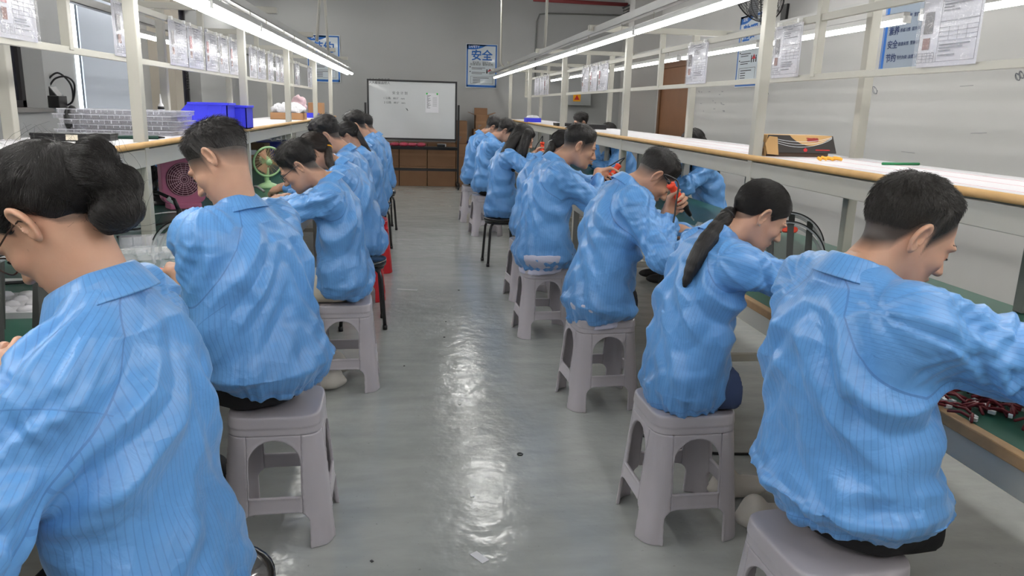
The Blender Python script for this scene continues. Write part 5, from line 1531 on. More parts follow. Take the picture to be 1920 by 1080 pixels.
ob = carton(-1.42, -1.24, 10.6, 10.9, ZS, ZS+.19, 'orange brown carton at the far end of the left shelf', None, M_CARD, False, marks=False)
pk = crumple('pink_bag', (-1.52, 10.5, ZS+.15), (.10, .08, .13), pmat('pink_film', sr(215, 185, 190), .3), None, 6, .014)
tag(pk, 'pinkish plastic bag beside the orange carton', 'bag')
bb = empty('small_tray', (-1.36, 10.3, ZS), 'small blue tray at the far end of the left shelf', 'tray')
m = MB(); w, d, h = .22, .16, .06
for b in ((-w/2, w/2, -d/2, d/2, 0, .004), (-w/2, w/2, -d/2, -d/2+.005, 0, h), (-w/2, w/2, d/2-.005, d/2, 0, h), (-w/2, -w/2+.005, -d/2, d/2, 0, h), (w/2-.005, w/2, -d/2, d/2, 0, h)): m.box(*b)
m.build('tray_body', M_BLUEBIN, bb)
# adapter on the window sill
p = Vector((XL-.06, atx(103, 205, XL-.05).y-.12, SILL+.005))
ad = empty('power_adapter', p, 'black power adapter with looped cords on the window sill', 'adapter')
MB().poly([(-.13, 0), (.13, 0), (.12, .10), (.06, .18), (-.05, .17), (-.12, .11)], .14, TR(0, .07, 0) @ RX(90)).build('adapter_body', M_BLACK, ad, .008)
MB().box(.02, .15, -.11, .05, 0, .10).build('adapter_socket', M_BLACK, ad, .006)
def cord_(pts, r): MB().tube([tuple(q) for q in spline(pts, len(pts)*7)], r, 8).build('cord', M_BLACK, ad)
for k in range(2): cord_([(-.02+.05*k, -.02, .15), (.05+.05*k, -.03, .24), (.13+.06*k, -.02, .29-.03*k), (.21+.03*k, 0, .20), (.20, .03, .06), (.10, .09, .01)], .008)
cord_([(-.10, 0, .02), (-.18, -.04, .015), (-.26, .05, .015), (-.16, .10, .012), (-.05, .12, .012)], .008)
# white roller blind with daylight at its edge
yb0, yb1 = lw(146), lw(236)
bl_ = empty('roller_blind', (XL+.04, (yb0+yb1)/2, 0), 'pale roller blind hanging on the left wall with daylight along its edge', 'blind')
hb = (yb1-yb0)/2
MB().box(-.012, .0, -hb, hb, .95, 2.62).build('blind_cloth', pmat('blind_cloth', sr(200, 208, 220), .7), bl_)
MB().cyl((0, -hb-.03, 2.66), (0, hb+.03, 2.66), .035, 14).build('blind_roller', M_WHITE, bl_)
MB().box(-.016, .006, -hb, hb, .93, .955).build('bottom_bar', M_ALU, bl_)
sl = MB().box(XL-.01, XL+.012, yb0-.065, yb0-.005, .95, 2.62).build('window_3', pmat('daylight_glass', (1, 1, 1), .3, emit=((.85, .92, 1), 3.0))); sl['kind'] = 'structure'
sp = empty('cable_spring', (XL+.33, lw(296), 1.55), 'black coiled cable hanging on the beige pillar', 'cable')
MB().tube([(.012*math.cos(t*6), .03*math.sin(t*6), t*.03) for t in np.linspace(0, 20, 120)], .006, 6).build('coil', M_BLACK, sp)

# ---------------- right shelf ----------------
def parts_carton():
    c = Vector((1.925, 3.80, ZS)); e = empty('parts_carton', c, 'gold and black printed parts carton on the right shelf', 'box', None, .05)
    w, d, h = .345, .17, .105
    MB().box(-w/2, w/2, -d/2, d/2, 0, h*.9).build('carton_body', pmat('carton_brown_dark', sr(92, 72, 60), .6), e, .003)
    black = pmat('carton_black', sr(52, 48, 46), .5); gold = pmat('carton_gold', sr(200, 160, 105), .55)
    M = TR(0, -d/2-.012, .020) @ RX(82)
    MB().poly([(-w/2+.02, 0), (w/2+.035, 0), (w/2+.012, h-.018), (-w/2, h-.018)], .003, M).build('lid_front', black, e)
    MB().poly([(-w/2, -d/2), (w/2+.012, -d/2), (w/2+.012, d/2), (-w/2, d/2)], .004, TR(0, 0, h-.002)).build('lid_top', gold, e)
    n = 16; pts = [(-.055, h-.0185), (w/2+.006, h-.0185)]+[(w/2+.006-(w/2+.061)*t/n, h-.0185-.050*math.sin(math.pi*t/n)**.8) for t in range(1, n)]
    MB().poly(pts[:1]+pts[:0:-1] if False else [pts[0]]+list(reversed(pts[2:]))+[pts[1]], .0008, M @ TR(0, 0, .0032)).build('gold_panel', gold, e)
    for k in range(3):
        MB().tube([M @ Vector((x, h-.020-(.030+.010*k)*math.sin(max(0, min(1, (x+w/2+.01)/(w+.02)))*math.pi)**.7-.003*k, .004)) for x in np.linspace(-w/2+.012, w/2+.006, 24)], .0011, 5).build('curved_line', M_INKW, e)
    lettering('lettering', '精工配件', .017, M @ TR(.07, h-.038, .0042), pmat('seal_red', sr(150, 45, 40), .5), e, bold=.0005)
    MB().poly([(.045, h-.048), (.10, h-.048), (.106, h-.041), (.098, h-.031), (.05, h-.030), (.040, h-.040)], .0004, M @ TR(0, 0, .0040)).build('red_seal', pmat('seal_red', sr(150, 45, 40), .5), e)
    MB().poly([(.028, .008), (.040, .008), (.046, .018), (.034, .028), (.022, .018)], .0006, M @ TR(0, -.002, .0032)).build('red_mark', M_INKR, e)
    MB().poly([(.09, .013), (.17, .013), (.17, .018), (.09, .018)], .0006, M @ TR(0, 0, .0032)).build('red_strip', M_INKR, e)
    # kraft end with label and flap
    MB().box(-w/2-.004, -w/2, -d/2, d/2, .001, h).build('carton_end', gold, e)
    m = MB()
    for k in range(4): m.box(-w/2-.0052, -w/2-.004, -d/2+.02, d/2-.03-.02*k, .012+.007*k, .015+.007*k)
    m.box(-w/2-.0052, -w/2-.004, -.02, .05, .078, .092)
    m.build('carton_print', pmat('ink_brown', sr(105, 70, 45), .6), e)
    MB().box(-w/2-.0056, -w/2-.004, -.06, -.01, .045, .070).build('paper_label', M_PAPER, e)
    fl = MB().poly([(0, 0), (.062, -.004), (.052, h-.02), (.008, h-.016), (-.012, h*.5)], .003, TR(-w/2-.004, -d/2-.016, .012) @ RX(84)).build('end_flap', gold, e)
parts_carton()
for k in range(7):
    e = empty('foam_plug', (1.885+.017*k, 3.42-.012*(k % 2), ZS), 'small orange foam plug in the row on the right shelf, %s from the left' % ordw[k], 'plug', 'orange foam plugs', .3*k)
    MB().cyl((0, -.016, .008+.002*(k % 3)), (0.006, .016, .012+.004*(k % 2)), .0075, 10).build('plug_body', pmat('foam_orange', sr(250, 185, 70), .6), e)
e = empty('green_rod', (2.17, 3.22, ZS), 'thin green rod lying at the back of the right shelf', 'rod', None, .15)
MB().cyl((-.10, 0, .006), (.10, 0, .006), .006, 8).build('rod_body', M_GREENP, e)
# printed lines on the white shelf
m = MB()
for k in range(3): m.box(bxr(1.80+.17*k, 4)-.001, bxr(1.80+.17*k, 4)+.001, 1.5, 6.0, 1.2462, 1.2466)
tag(m.build('red_shelf_lines', pmat('ink_pink', sr(215, 90, 110), .6)), 'thin red lines ruled along the white right shelf', 'lines')
bb = dup(bb, (bxr(1.76, 11.4), 11.4, ZS), .1, 'blue tray heaped with white bags at the far end of the right shelf')
w2b = crumple('white_bags', (bxr(1.76, 11.4), 11.4, ZS+.06), (.10, .07, .04), pmat('white_film', sr(225, 225, 228), .25), None, 5, .01)
tag(w2b, 'crumpled white bags in the far blue tray', 'bag')
black_box(bxr(1.80, 9.3), 9.3, .18, .25, .035, 'flat black box on the far part of the right shelf')
black_box(bxr(1.95, 8.2), 8.2, .20, .16, .05, 'dark box behind the third right post on the shelf')

# ---------------- things on the benches ----------------
ZT = .7516
def desk_fan(loc, rz, R, col, inner, label, tilt=12, hz=.20, blade=None):
    e = empty('desk_fan', loc, label, 'fan', 'desk fans', rz)     # blows towards local -y
    MB().lathe([(0, 0), (R*.75, 0), (R*.78, .012), (R*.55, .03), (R*.22, .045), (R*.16, .06), (0, .06)], n=24).build('fan_base', col, e)
    MB().tube([(0, .02, .05), (0, .03, hz*.6), (0, .02, hz)], .02, 10).build('stand', col, e)
    M = TR(0, -.02, hz+R*.45) @ RX(90+tilt)
    MB().tube([M @ Vector((R*math.cos(t), R*math.sin(t), .0)) for t in np.linspace(0, 2*math.pi, 41)[:-1]], R*.075, 8, closed=True).build('guard_ring', col, e)
    g = MB()
    for k in range(40):
        t = 2*math.pi*k/40
        g.tube([M @ Vector((R*u*math.cos(t+.35*u), R*u*math.sin(t+.35*u), .022*(1-u*u)+.002)) for u in (.2, .5, .8, 1)], R*.010, 4)
        if k % 2: g.tube([M @ Vector((R*u*math.cos(t), R*u*math.sin(t), -.05*(1-u*u)-.004)) for u in (.2, .6, 1)], R*.010, 4)
    g.build('wire_guard', inner, e)
    MB().lathe([(0, .028), (R*.22, .026), (R*.22, .018), (0, .018)], n=20, M=M).build('guard_badge', col, e)
    for k in range(3):
        t = 2*math.pi*k/3; vs = []
        for u in np.linspace(.18, .88, 7):
            for s in (-1, 1): vs.append(M @ Vector((R*u*math.cos(t+s*.42), R*u*math.sin(t+s*.42), s*.012-.012)))
        o = MB().add(vs, [(2*i, 2*i+1, 2*i+3, 2*i+2) for i in range(6)], True).build('fan_blade', blade or inner, e); md = o.modifiers.new('s', 'SOLIDIFY'); md.thickness = .002
    MB().cyl(M @ Vector((0, 0, -.09)), M @ Vector((0, 0, -.02)), R*.34, 16, R*.30).build('motor', col, e)
    return e
desk_fan(atz(503, 352, ZT), .55, .118, M_MINT, M_CREAM, 'round mint and cream desk fan on the left bench', 8, .16, pmat('peach_blade', sr(225, 170, 140), .4))
desk_fan(atz(486, 318, ZT)+Vector((0, 1.0, 0)), .6, .075, M_WHITE, M_WHITE, 'small white desk fan behind the mint fan', -15, .26)
wf = desk_fan((-1.72, 5.35, ZT), .9, .14, M_BLACKM, M_BLACKM, 'black wire desk fan at the back of the left bench', 5, .14)
# pink box fan
pf = empty('box_fan', (-1.50, 5.15, ZT), 'pink plastic box fan standing on the left bench beside the post', 'fan', None, .55)
m = MB(); W_, H_ = .27, .32
def rrect(w, h, r, n=6):
    pts = []
    for cx_, cz_, a0 in ((w/2-r, h/2-r, 0), (-w/2+r, h/2-r, 90), (-w/2+r, -h/2+r, 180), (w/2-r, -h/2+r, 270)):
        for k in range(n+1):
            a = math.radians(a0+90*k/n); pts.append((cx_+r*math.cos(a), cz_+r*math.sin(a)))
    return pts
MB().poly(rrect(W_, H_, .06), .085, TR(0, .04, H_/2+.03) @ RX(90)).build('fan_case', M_PINK, pf, .008)
m = MB(); Mf = TR(0, -.048, H_/2+.03) @ RX(90)
for i in range(1, 9): m.tube([Mf @ Vector((.013*i*math.cos(t), .013*i*math.sin(t), .006)) for t in np.linspace(0, 2*math.pi, 33)[:-1]], .0022, 5, closed=True)
for k in range(18):
    t = 2*math.pi*k/18; m.tube([Mf @ Vector((u*math.cos(t), u*math.sin(t), .006)) for u in (.02, .106)], .002, 5)
m.build('front_grille', pmat('pale_pink', sr(215, 170, 185), .4), pf)
MB().lathe([(0, 0), (.108, 0), (.108, .002), (0, .002)], n=32, M=Mf).build('grille_recess', pmat('dark_pink', sr(110, 60, 78), .5), pf)
MB().cbox((0, 0, .018), (.20, .12, .036)).build('fan_foot', M_PINK, pf, .008)
MB().tube([(-.06, 0, H_+.02), (-.05, 0, H_+.055), (.05, 0, H_+.055), (.06, 0, H_+.02)], .010, 8).build('carry_handle', M_PINK, pf)
# jackets hanging behind the left bench
def hung(loc, seed, label, rz):
    e = empty('hanging_jacket', loc, label, 'jacket', 'jackets hung behind the left bench', rz)
    def f(P):
        d = torso_sdf(P, np.array([(0, 0, -.46), (0, 0, -.25), (0, 0, -.06)]), [.22, .20, .12], [.07, .06, .04])
        for s in (-1, 1): d = smin(d, rcone(P, (0, s*.10, -.07), (.02, s*.24, -.42), .05, .05), .03)
        c = np.stack([P[:, 0]*6, P[:, 1]*16, P[:, 2]*3], 1)+seed
        return d-.016*(ridge(c, 2.0)-.4)
    V, Q = snets(f, (-.16, -.36, -.56), (.16, .36, .03), .012)
    ut = V[:, 1]; z = np.zeros(len(V))
    qmesh('jacket_cloth', V, Q, M_JACKET, e, {'ut': ut, 'us': z, 'seam': z-1, 'hemd': z+9})
    MB().tube([(0, -.14, -.07), (0, 0, .0), (0, .14, -.07)], .006, 6).build('clothes_hanger', M_STEELD, e)
    MB().tube([(0, 0, 0), (0, .0, .03), (.02, 0, .05), (.035, 0, .035)], .003, 6).build('hanger_hook', M_STEELD, e)
hung((-1.995, 6.35, 1.185), 3, 'blue work jacket hung behind the left bench, left of the pink fan', .2)
hung((-1.995, 7.35, 1.185), 8, 'blue work jacket hung behind the left bench, beyond the pink fan', -.1)
carton(-2.35, -1.98, 6.9, 7.3, 0, .42, 'brown carton on the floor behind the left bench', 'cartons behind the left bench')
carton(-1.84, -1.62, 5.75, 6.0, ZT, ZT+.17, 'brown carton on the left bench behind the black wire fan', 'cartons on the left bench')
carton(-1.80, -1.55, 8.2, 8.5, ZT, ZT+.26, 'dark carton with a white label under the left shelf', 'cartons on the left bench', lab=(.0, .17, .09, .05), mat=pmat('dark_card', sr(105, 82, 62), .8))
e = empty('storage_bin', (-1.62, 9.2, ZT), 'dark blue crate under the far part of the left shelf', 'storage bin')
MB().box(-.18, .18, -.25, .25, 0, .24).build('bin_body', pmat('navy_plastic', sr(40, 50, 130), .4), e, .01)
MB().box(-.19, .19, -.26, .26, .22, .245).build('bin_rim', pmat('navy_plastic', sr(40, 50, 130), .4), e, .003)
e = empty('handset', (-1.74, 5.62-.2, ZT), 'white flat device lying by the rear post on the left bench', 'device', None, .4)
MB().cbox((0, 0, .022), (.17, .11, .03), M=RY(-8)).build('device_body', M_WHITE, e, .006)
MB().cbox((-.01, 0, .040), (.08, .06, .006), M=RY(-8)).build('screen', M_INKG, e)
e = empty('tape_roll', (-1.62, 5.45, ZT), 'green tape roll standing by the rear post on the left bench', 'tape')
MB().lathe([(.026, 0), (.038, 0), (.038, .055), (.026, .055), (.026, 0)], n=24).build('tape_band', M_GREENP, e)
def cable(pts, r, mat, label, grp=None):
    P = spline(pts, len(pts)*6); return pipe('cable', [tuple(p) for p in P], r, mat, label, 'cable', grp)
cable([(-1.72, 4.5, ZT+.005), (-1.5, 4.2, ZT+.01), (-1.32, 4.45, ZT+.03), (-1.15, 4.25, ZT+.05), (-1.30, 4.10, ZT+.006), (-1.5, 4.0, ZT+.006)], .005, M_BLACK, 'black cable looping around the near left post')
cable([(-1.62, 4.75, ZT+.006), (-1.45, 4.9, ZT+.01), (-1.2, 4.7, ZT+.006), (-1.02, 4.72, ZT+.006)], .004, M_WHITE, 'white cable lying across the left bench by the pink fan')
# clamp tool with a white base
e = empty('clamp_arm', atz(338, 426, ZT), 'black jointed clamp arm on a white base on the left bench', 'tool', None, .3)
MB().poly([(-.045, -.03), (.05, -.02), (.045, .03), (-.03, .035)], .012).build('tool_base', M_WHITE, e, .003)
MB().tube([(0, 0, .01), (.0, 0, .10)], .014, 10).build('tool_post', M_BLACK, e)
MB().tube([(0, 0, .09), (-.02, .02, .15), (-.10, .05, .19), (-.19, .09, .185)], [.012, .011, .009, .007], 8).build('tool_arm', M_BLACK, e)
MB().cbox((-.035, .025, .145), (.05, .02, .025), M=RY(40)).build('clamp_block', M_ALU, e, .003)
# clear spools: two rings on dark legs
def spool(loc, R, label, rz=0, tilt=60, red=False, legs=True, grp='clear ring fixtures'):
    e = empty('ring_fixture', loc, label, 'fixture', grp, rz)
    M = TR(0, 0, R*.50) @ RX(tilt)
    for q, (dz, mt) in enumerate(((0, M_CLEARG), (-.05, M_CLEARG))):
        MB().lathe([(R-.012, dz), (R, dz), (R, dz+.006), (R-.012, dz+.006), (R-.012, dz)], n=48, M=M).build('ring', mt, e)
    MB().tube([M @ Vector((R*.97*math.cos(t), R*.97*math.sin(t), .012)) for t in np.linspace(.2, 2.9, 24)], .003, 6).build('wire', M_BLACK, e)
    if legs:
        for x in (-.45, .10, .6):
            a = M @ Vector((x*R, R*math.sqrt(1-x*x)*.96, -.02)); b = Vector((x*R*.95, a.y*.35-.02, .004))
            MB().bar(a, b, .028, .005, (0, 1, 0)).build('leg', pmat('dark_grey_plastic', sr(58, 60, 58), .45), e)
    if red:
        MB().poly(rrect(.07, .026, .012, 4), .018, M @ TR(.015, R*.80, -.04)).build('red_handle', M_ORANGE, e, .003)
        MB().cbox((-.04, .01, .03), (.05, .02, .06)).build('red_block', M_RED, e, .004)
    return e
spool((-1.03, 2.12, ZT), .21, 'clear ring fixture on dark legs nearest on the left bench', .25, 62)
spool((-1.16, 2.36, ZT), .19, 'second clear ring fixture on the left bench, behind the nearest one', .15, 60)
spool((-1.02, 3.38, ZT), .125, 'clear ring fixture on the left bench by the cropped-haired worker', -.3, 70, legs=False)
spool((1.66, 3.18, ZT), .165, 'clear ring fixture with an orange handle by the ponytailed worker', -.25, 66, True)
spool((1.78, 3.42, ZT), .17, 'dark ring fixture behind the one with the orange handle', -.3, 70, legs=True)
# white padded tray and strips at the near left
e = empty('bubble_tray', (-1.43, 2.62, ZT), 'pale padded packing tray on the near left bench', 'tray', None, .1)
m = MB(); m.box(-.28, .28, -.14, .14, 0, .02)
for i in range(8):
    for j in range(4): m.ball((-.245+.07*i, -.105+.07*j, .02), (.03, .03, .014), 8)
m.build('padded_sheet', pmat('grey_foam', sr(205, 203, 206), .5), e)
cable([(-1.9, 2.95, ZT+.01), (-1.5, 2.98, ZT+.012), (-1.2, 2.98, ZT+.01)], .010, M_WHITE, 'thick white cable lying on the near left bench')
cable([(-1.85, 2.75, ZT+.006), (-1.5, 2.85, ZT+.03), (-1.25, 3.05, ZT+.006)], .006, M_BLACK, 'black cable on the near left bench')
e = empty('dark_device', (-1.72, 3.05, ZT), 'dark device at the back of the near left bench', 'device')
MB().box(-.12, .12, -.07, .07, 0, .07).build('device_body', M_BLACK, e, .008)
MB().box(-.10, .10, -.072, -.07, .02, .05).build('device_panel', M_INKG, e)
for k in range(3):
    e = empty('white_block', (-1.22+.06*k, 2.95+.02*k, ZT), 'small white plastic block on the near left bench', 'block', 'white blocks on the left bench', .3*k)
    MB().box(-.022, .022, -.015, .015, 0, .03).build('block_body', M_WHITE, e, .003)
# plastic tray leaning on a white box by the near post
e = empty('white_box', (-1.17, 3.50, ZT), 'white flat box beside the near left post', 'box', None, .35)
MB().box(-.13, .13, -.06, .06, 0, .035).build('box_body', M_WHITE, e, .003); MB().box(-.131, .131, -.061, .061, .024, .036).build('box_lid', M_WHITE, e, .002)
e = empty('clear_tray', (-1.17, 3.585, ZT+.04), 'clear compartment tray leaning beside the near left post', 'tray', None, .35)
m = MB(); M = RX(62)
for i in range(6):
    for j in range(2): m.box(-.15+.05*i+.004, -.10+.05*i-.004, -.045+.045*j+.003, .045*j-.003, 0, .014, M)
m.box(-.155, .155, -.05, .05, .013, .0145, M); m.build('tray_shell', M_TRAY, e)
bg = crumple('clear_bag', (-1.02, 2.98, ZT+.062), (.13, .10, .075), M_BAGG, None, 9, .007, .55); tag(bg, 'crumpled clear plastic bag on the bench between the two nearest left workers', 'bag')
bg = crumple('parts_bag', (-.93, 4.98, ZT+.022), (.09, .055, .022), M_BAGG, None, 12, .007, .5); tag(bg, 'clear bag of small metal parts beside the glasses wearer', 'bag')
m = MB(); rm = random.Random(5)
for k in range(60):
    m.cbox((-.93+rm.uniform(-.07, .07), 4.98+rm.uniform(-.04, .04), ZT+.006+rm.random()*.02), (.016, .006, .006), rm.random()*3)
o = m.build('metal_parts', pmat('parts_mix', sr(150, 150, 150), .35, .5, noise=(60, .8))); tag(o, 'small metal parts inside the clear bag', 'parts', None, 'stuff')
# far tools on left bench
cable([(-.98, 5.1, ZT+.12), (-1.06, 5.2, ZT+.14), (-1.10, 5.15, ZT+.06), (-1.12, 5.1, ZT+.004)], .008, M_STEELD, 'grey bent tool arm standing by the mint fan')
# ---- right bench ----
def screwdriver(tip, tail, label, cord=None):
    """orange electric screwdriver from tip to tail"""
    tip = Vector(tip); tail = Vector(tail); e = empty('electric_screwdriver', tip, label, 'screwdriver', 'orange electric screwdrivers')
    d = tail-tip; L_ = d.length; M = d.to_track_quat('Z', 'Y').to_matrix().to_4x4(); k = L_/.24
    MB().lathe([(0, 0), (.003, 0), (.003, .035*k)], n=10, M=M).build('driver_bit', M_ALU, e)
    MB().lathe([(.004, .03*k), (.009, .035*k), (.013, .07*k), (.018, .085*k), (.0185, .13*k)], n=16, M=M).build('grip', M_BLACK, e)
    MB().lathe([(.0185, .13*k), (.0195, .135*k), (.0195, .20*k), (.0165, .215*k), (.0205, .218*k), (.0205, .236*k), (.008, .24*k), (0, .24*k)], n=16, M=M).build('motor_case', M_ORANGE, e)
    MB().lathe([(.008, .238*k), (.007, .262*k), (0, .262*k)], n=10, M=M).build('cord_grommet', M_BLACK, e)
    if cord:
        p = [tail+d.normalized()*.015, tail+d.normalized()*.05]+[Vector(c) for c in cord]
        P = spline([tuple(q) for q in p], len(p)*7)
        MB().tube([tuple(Vector(q)-tip) for q in P], .0042, 8).build('cord', M_BLACK, e)
    return e
screwdriver(GR3[4], GR3[5], 'orange electric screwdriver raised in front of the cropped-haired worker',
            [at(1262, 334, 3.40), at(1272, 345, 3.38), at(1268, 378, 3.36), at(1262, 420, 3.34), at(1248, 470, 3.32), at(1236, 520, 3.32), at(1240, 560, 3.36), at(1262, 600, 3.4)])
screwdriver(GR4[4], GR4[5], 'orange electric screwdriver held by the crew-cut worker', [at(1138, 314, 5.0), at(1122, 318, 5.0), at(1112, 340, 5.05), at(1128, 357, 5.2)])
screwdriver(GR5[4], GR5[5], 'orange electric screwdriver held upright by the long-haired worker', [at(1012, 264, 6.9), at(1004, 278, 6.9), at(1003, 300, 6.9), at(1008, 330, 7.1)])
screwdriver(GL2[4], GL2[5], 'orange electric screwdriver in the hand of the second left worker', None)
wr = crumple('wire_bundle', (bxr(1.42, 5.4), 5.35, ZT+.045), (.13, .16, .05), pmat('grey_wires', sr(110, 112, 112), .5, noise=(60, .6), bump=(60, .9, .02)), None, 15, .01, .6); tag(wr, 'tangled grey wire bundle on the right bench by the crew-cut worker', 'wires')
wr = crumple('wire_bundle', (bxr(1.44, 3.3), 3.28, ZT+.03), (.12, .12, .034), pmat('grey_wires', sr(110, 112, 112), .5), None, 18, .009, .6); tag(wr, 'grey wires and parts under the raised screwdriver', 'wires')
wr = crumple('clear_bag', (bxr(1.55, 3.9), 3.95, ZT+.05), (.09, .10, .06), M_BAGG, None, 21, .008, .6); tag(wr, 'crumpled clear bag on the right bench beyond the raised screwdriver', 'bag')
wr = crumple('clear_bag', (bxr(1.42, 7.1), 7.25, ZT+.10), (.08, .08, .10), M_BAGG, None, 23, .010, .5); tag(wr, 'clear bag standing on the bench before the long-haired worker', 'bag')
for k, (x, y) in enumerate(((1.50, 4.42), (1.60, 4.36))):
    e = empty('circuit_board', (x, y, ZT), 'green circuit board with white connectors, %s of the pair on the right bench' % ('left' if k == 0 else 'right'), 'circuit board', 'circuit boards', -.3)
    MB().box(-.035, .035, -.06, .06, 0, .003).build('board', pmat('pcb_green', sr(60, 110, 60), .4), e)
    for q in range(4): MB().box(-.03+.016*q, -.02+.016*q, -.05, .02, .003, .014).build('connector', M_WHITE, e)
gb = empty('glue_bottle', (1.55, 5.75, ZT), 'small white bottle with a pointed cap on the right bench', 'bottle')
MB().lathe([(0, 0), (.028, 0), (.028, .07), (.012, .09)], n=16).build('bottle_body', M_WHITE, gb); MB().lathe([(.012, .09), (.008, .10), (.002, .15), (0, .15)], n=12).build('nozzle', M_WHITE, gb)
for k, (px, py, Y) in enumerate(((1112, 340, 5.5), (1090, 350, 5.9), (1125, 332, 6.2))):
    cable([Vector((bxr(1.36, Y), Y-.2, ZT+.008)), Vector((bxr(1.5, Y), Y-.1, ZT+.14)), Vector((bxr(1.62, Y), Y, ZT+.12)), Vector((bxr(1.6, Y), Y+.1, ZT+.01))], .006, M_BLACK if k else M_STEELD, 'cable arching over the right bench, %s of three by the crew-cut worker' % ordw[k], 'cables on the right bench')
# red and white component heap in front of the nearest right worker
e = empty('component_heap', (1.47, 1.66, ZT), 'heap of dark red wire parts with white connectors on the near right bench', 'parts'); e['kind'] = 'stuff'
m = MB(); m2 = MB(); rm = random.Random(9)
for k in range(150):
    a = rm.random()*6.283; r = .20*rm.random()**.7; c = Vector((r*math.cos(a), r*math.sin(a)*.9, .006+.035*(1-r/.2)*rm.random()))
    b = rm.random()*6.28; d = Vector((math.cos(b), math.sin(b), .0))*.03
    m.tube([c-d, c+Vector((0, 0, .008)), c+d], .0038, 5)
    if k % 2: m2.cbox(c+d, (.016, .009, .008), b)
m.build('wire_tangle', pmat('dark_red_wire', sr(110, 28, 36), .5), e); m2.build('connectors', M_WHITE, e)
e = empty('white_connector', (1.33, 1.70, ZT), 'single cream connector lying near the bench edge', 'connector', None, .4)
MB().box(-.014, .014, -.009, .009, 0, .006).build('connector_body', pmat('cream_label', sr(225, 215, 195), .6), e)
cable([(1.62, 2.45, ZT+.004), (1.78, 2.2, ZT+.004), (1.95, 2.3, ZT+.004), (2.1, 2.1, ZT+.004)], .005, M_BLACK, 'black cable lying before the nearest right worker')
carton(1.80, 2.05, 2.75, 3.1, 0, .37, 'brown carton with dark scribbles under the near right bench', None, M_CARD, False, lab=(.02, .20, .02, .05))
cable([(1.15, 3.3, .006), (1.02, 3.15, .006), (1.2, 2.95, .006), (1.5, 2.9, .006)], .006, M_BLACK, 'black cable on the floor under the right bench')
# ---- floor litter ----
m = MB().cbox((*atz(763, 543, .0006)[:2], .0006), (.17, .045, .0008), -.25).build('tape_mark', pmat('pale_tape', sr(200, 202, 200), .5)); tag(m, 'strip of pale tape stuck to the aisle floor', 'tape')
p = atz(975, 851, .004); o = MB().tube([(p.x+.011*math.cos(t), p.y+.011*math.sin(t), .003) for t in np.linspace(0, 6.283, 17)[:-1]], .0025, 6, closed=True).build('rubber_ring', M_BLACK); tag(o, 'small black ring lying on the aisle floor', 'ring')
for k, (px, py, s, mt) in enumerate(((885, 928, .014, M_WHITE), (899, 1045, .03, M_PAPER), (862, 758, .012, M_WHITE), (1258, 909, .014, M_WHITE), (860, 544, .012, M_INK), (833, 632, .012, M_INK), (694, 644, .008, M_INK), (758, 686, .008, M_INK), (836, 603, .008, M_INK), (697, 1052, .01, M_INK))):
    p = atz(px, py, .002); o = MB().cbox((p.x, p.y, .002), (s, s*2.2 if k < 2 else s*.8, .003), .6*k).build('floor_scrap', mt); tag(o, '%s scrap lying on the grey aisle floor' % ('pale' if k < 4 else 'dark'), 'scrap', '%s scraps on the aisle floor' % ('pale' if k < 4 else 'dark'))
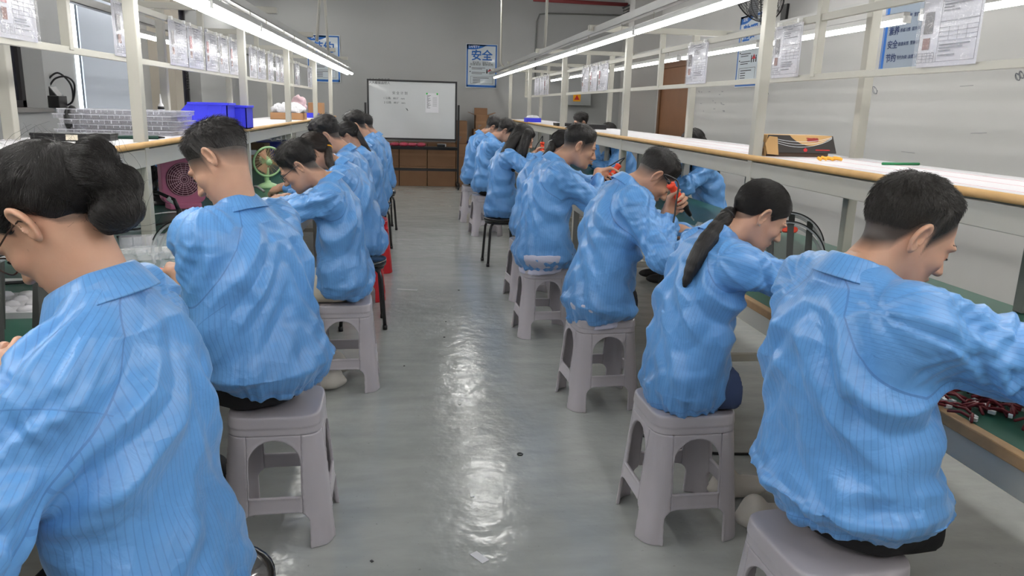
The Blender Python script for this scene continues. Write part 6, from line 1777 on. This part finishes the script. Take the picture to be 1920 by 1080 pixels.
# ---------------- stools ----------------
def ST(key): 
    for s in PEOPLE:
        if s['key'] == key: return s
for key, rz, lab in (('L2', .04, 'pale grey plastic stool under the second left worker in black trousers'), ('L3', .05, 'pale grey plastic stool under the glasses wearer'),
                     ('R1', .06, 'pale grey plastic stool under the nearest right worker'), ('R2', .04, 'pale grey plastic stool under the ponytailed worker in jeans'),
                     ('R3', .08, 'pale grey plastic stool under the worker with the raised screwdriver'), ('R4', .05, 'pale grey plastic stool under the crew-cut worker'),
                     ('R4b', .1, 'pale grey plastic stool behind the one of the crew-cut worker'), ('R6', .1, 'pale grey plastic stool under the sixth right worker'), ('R7', .05, 'pale grey plastic stool farthest along the right bench'),
                     ('F1', 0, 'stool of the long-haired person facing the aisle'), ('F2', 0, 'stool of the half hidden person facing the aisle'), ('F3', 0, 'stool of the farthest person facing the aisle')):
    s = ST(key); dx_, dy_ = {'L2': (.035, 0), 'R1': (-.055, -.02), 'R2': (0, .01)}.get(key, (0, 0)); plastic_stool((s['seat'][0]+dx_, s['seat'][1]+dy_, 0), rz, lab)
for key, lab in (('L4', 'red plastic stool on the left, under the fourth worker'), ('L5', 'red plastic stool on the left, under the worker with the long ponytail')):
    s = ST(key); plastic_stool((s['seat'][0], s['seat'][1], 0), .05, lab, True, 'red plastic stools')
for key, rz, lab in (('L1', .3, 'black round stool under the nearest left worker'), ('L3b', .1, 'black round stool under the half hidden ponytail wearer'), ('L6', .2, 'black round stool under the bobbed worker far left'),
                     ('L7', .2, 'black round stool farthest along the left bench'), ('R5', .1, 'black round stool under the long-haired worker')):
    s = ST(key); dx_, dy_ = {'L1': (.055, .10)}.get(key, (0, 0)); round_stool((s['seat'][0]+dx_, s['seat'][1]+dy_, 0), rz, lab)

# ---------------- people ----------------
FIG = {}
for sp_ in PEOPLE: FIG[sp_['key']] = person(sp_)
def glasses(key, col, round_=True, r=.019):
    body, J, fh = FIG[key]; m = MB()
    for s in (1, -1):
        m.tube([fh((.108-.25*abs(math.cos(t)*.02), s*.033+r*1.1*math.cos(t), .002+r*math.sin(t))) for t in np.linspace(0, 6.283, 25)[:-1]], .0016, 6, closed=True)
        m.tube([fh(q) for q in ((.104, s*.054, .008), (.085, s*.071, .010), (.02, s*.0815, .012), (-.012, s*.083, .010), (-.03, s*.081, -.012))], .0016, 6)
    m.tube([fh(q) for q in ((.110, .013, .004), (.114, 0, .008), (.110, -.013, .004))], .0016, 6)
    m.build('glasses', col, body)
glasses('L1', pmat('brown_frame', sr(60, 40, 32), .4)); glasses('L3', M_BLACKM); glasses('L5', pmat('red_frame', sr(120, 40, 50), .4))
body, J, fh = FIG['R2']
MB().ball(fh((-.008, -.079, -.034)), .0026, 8).build('earring', M_ALU, body)
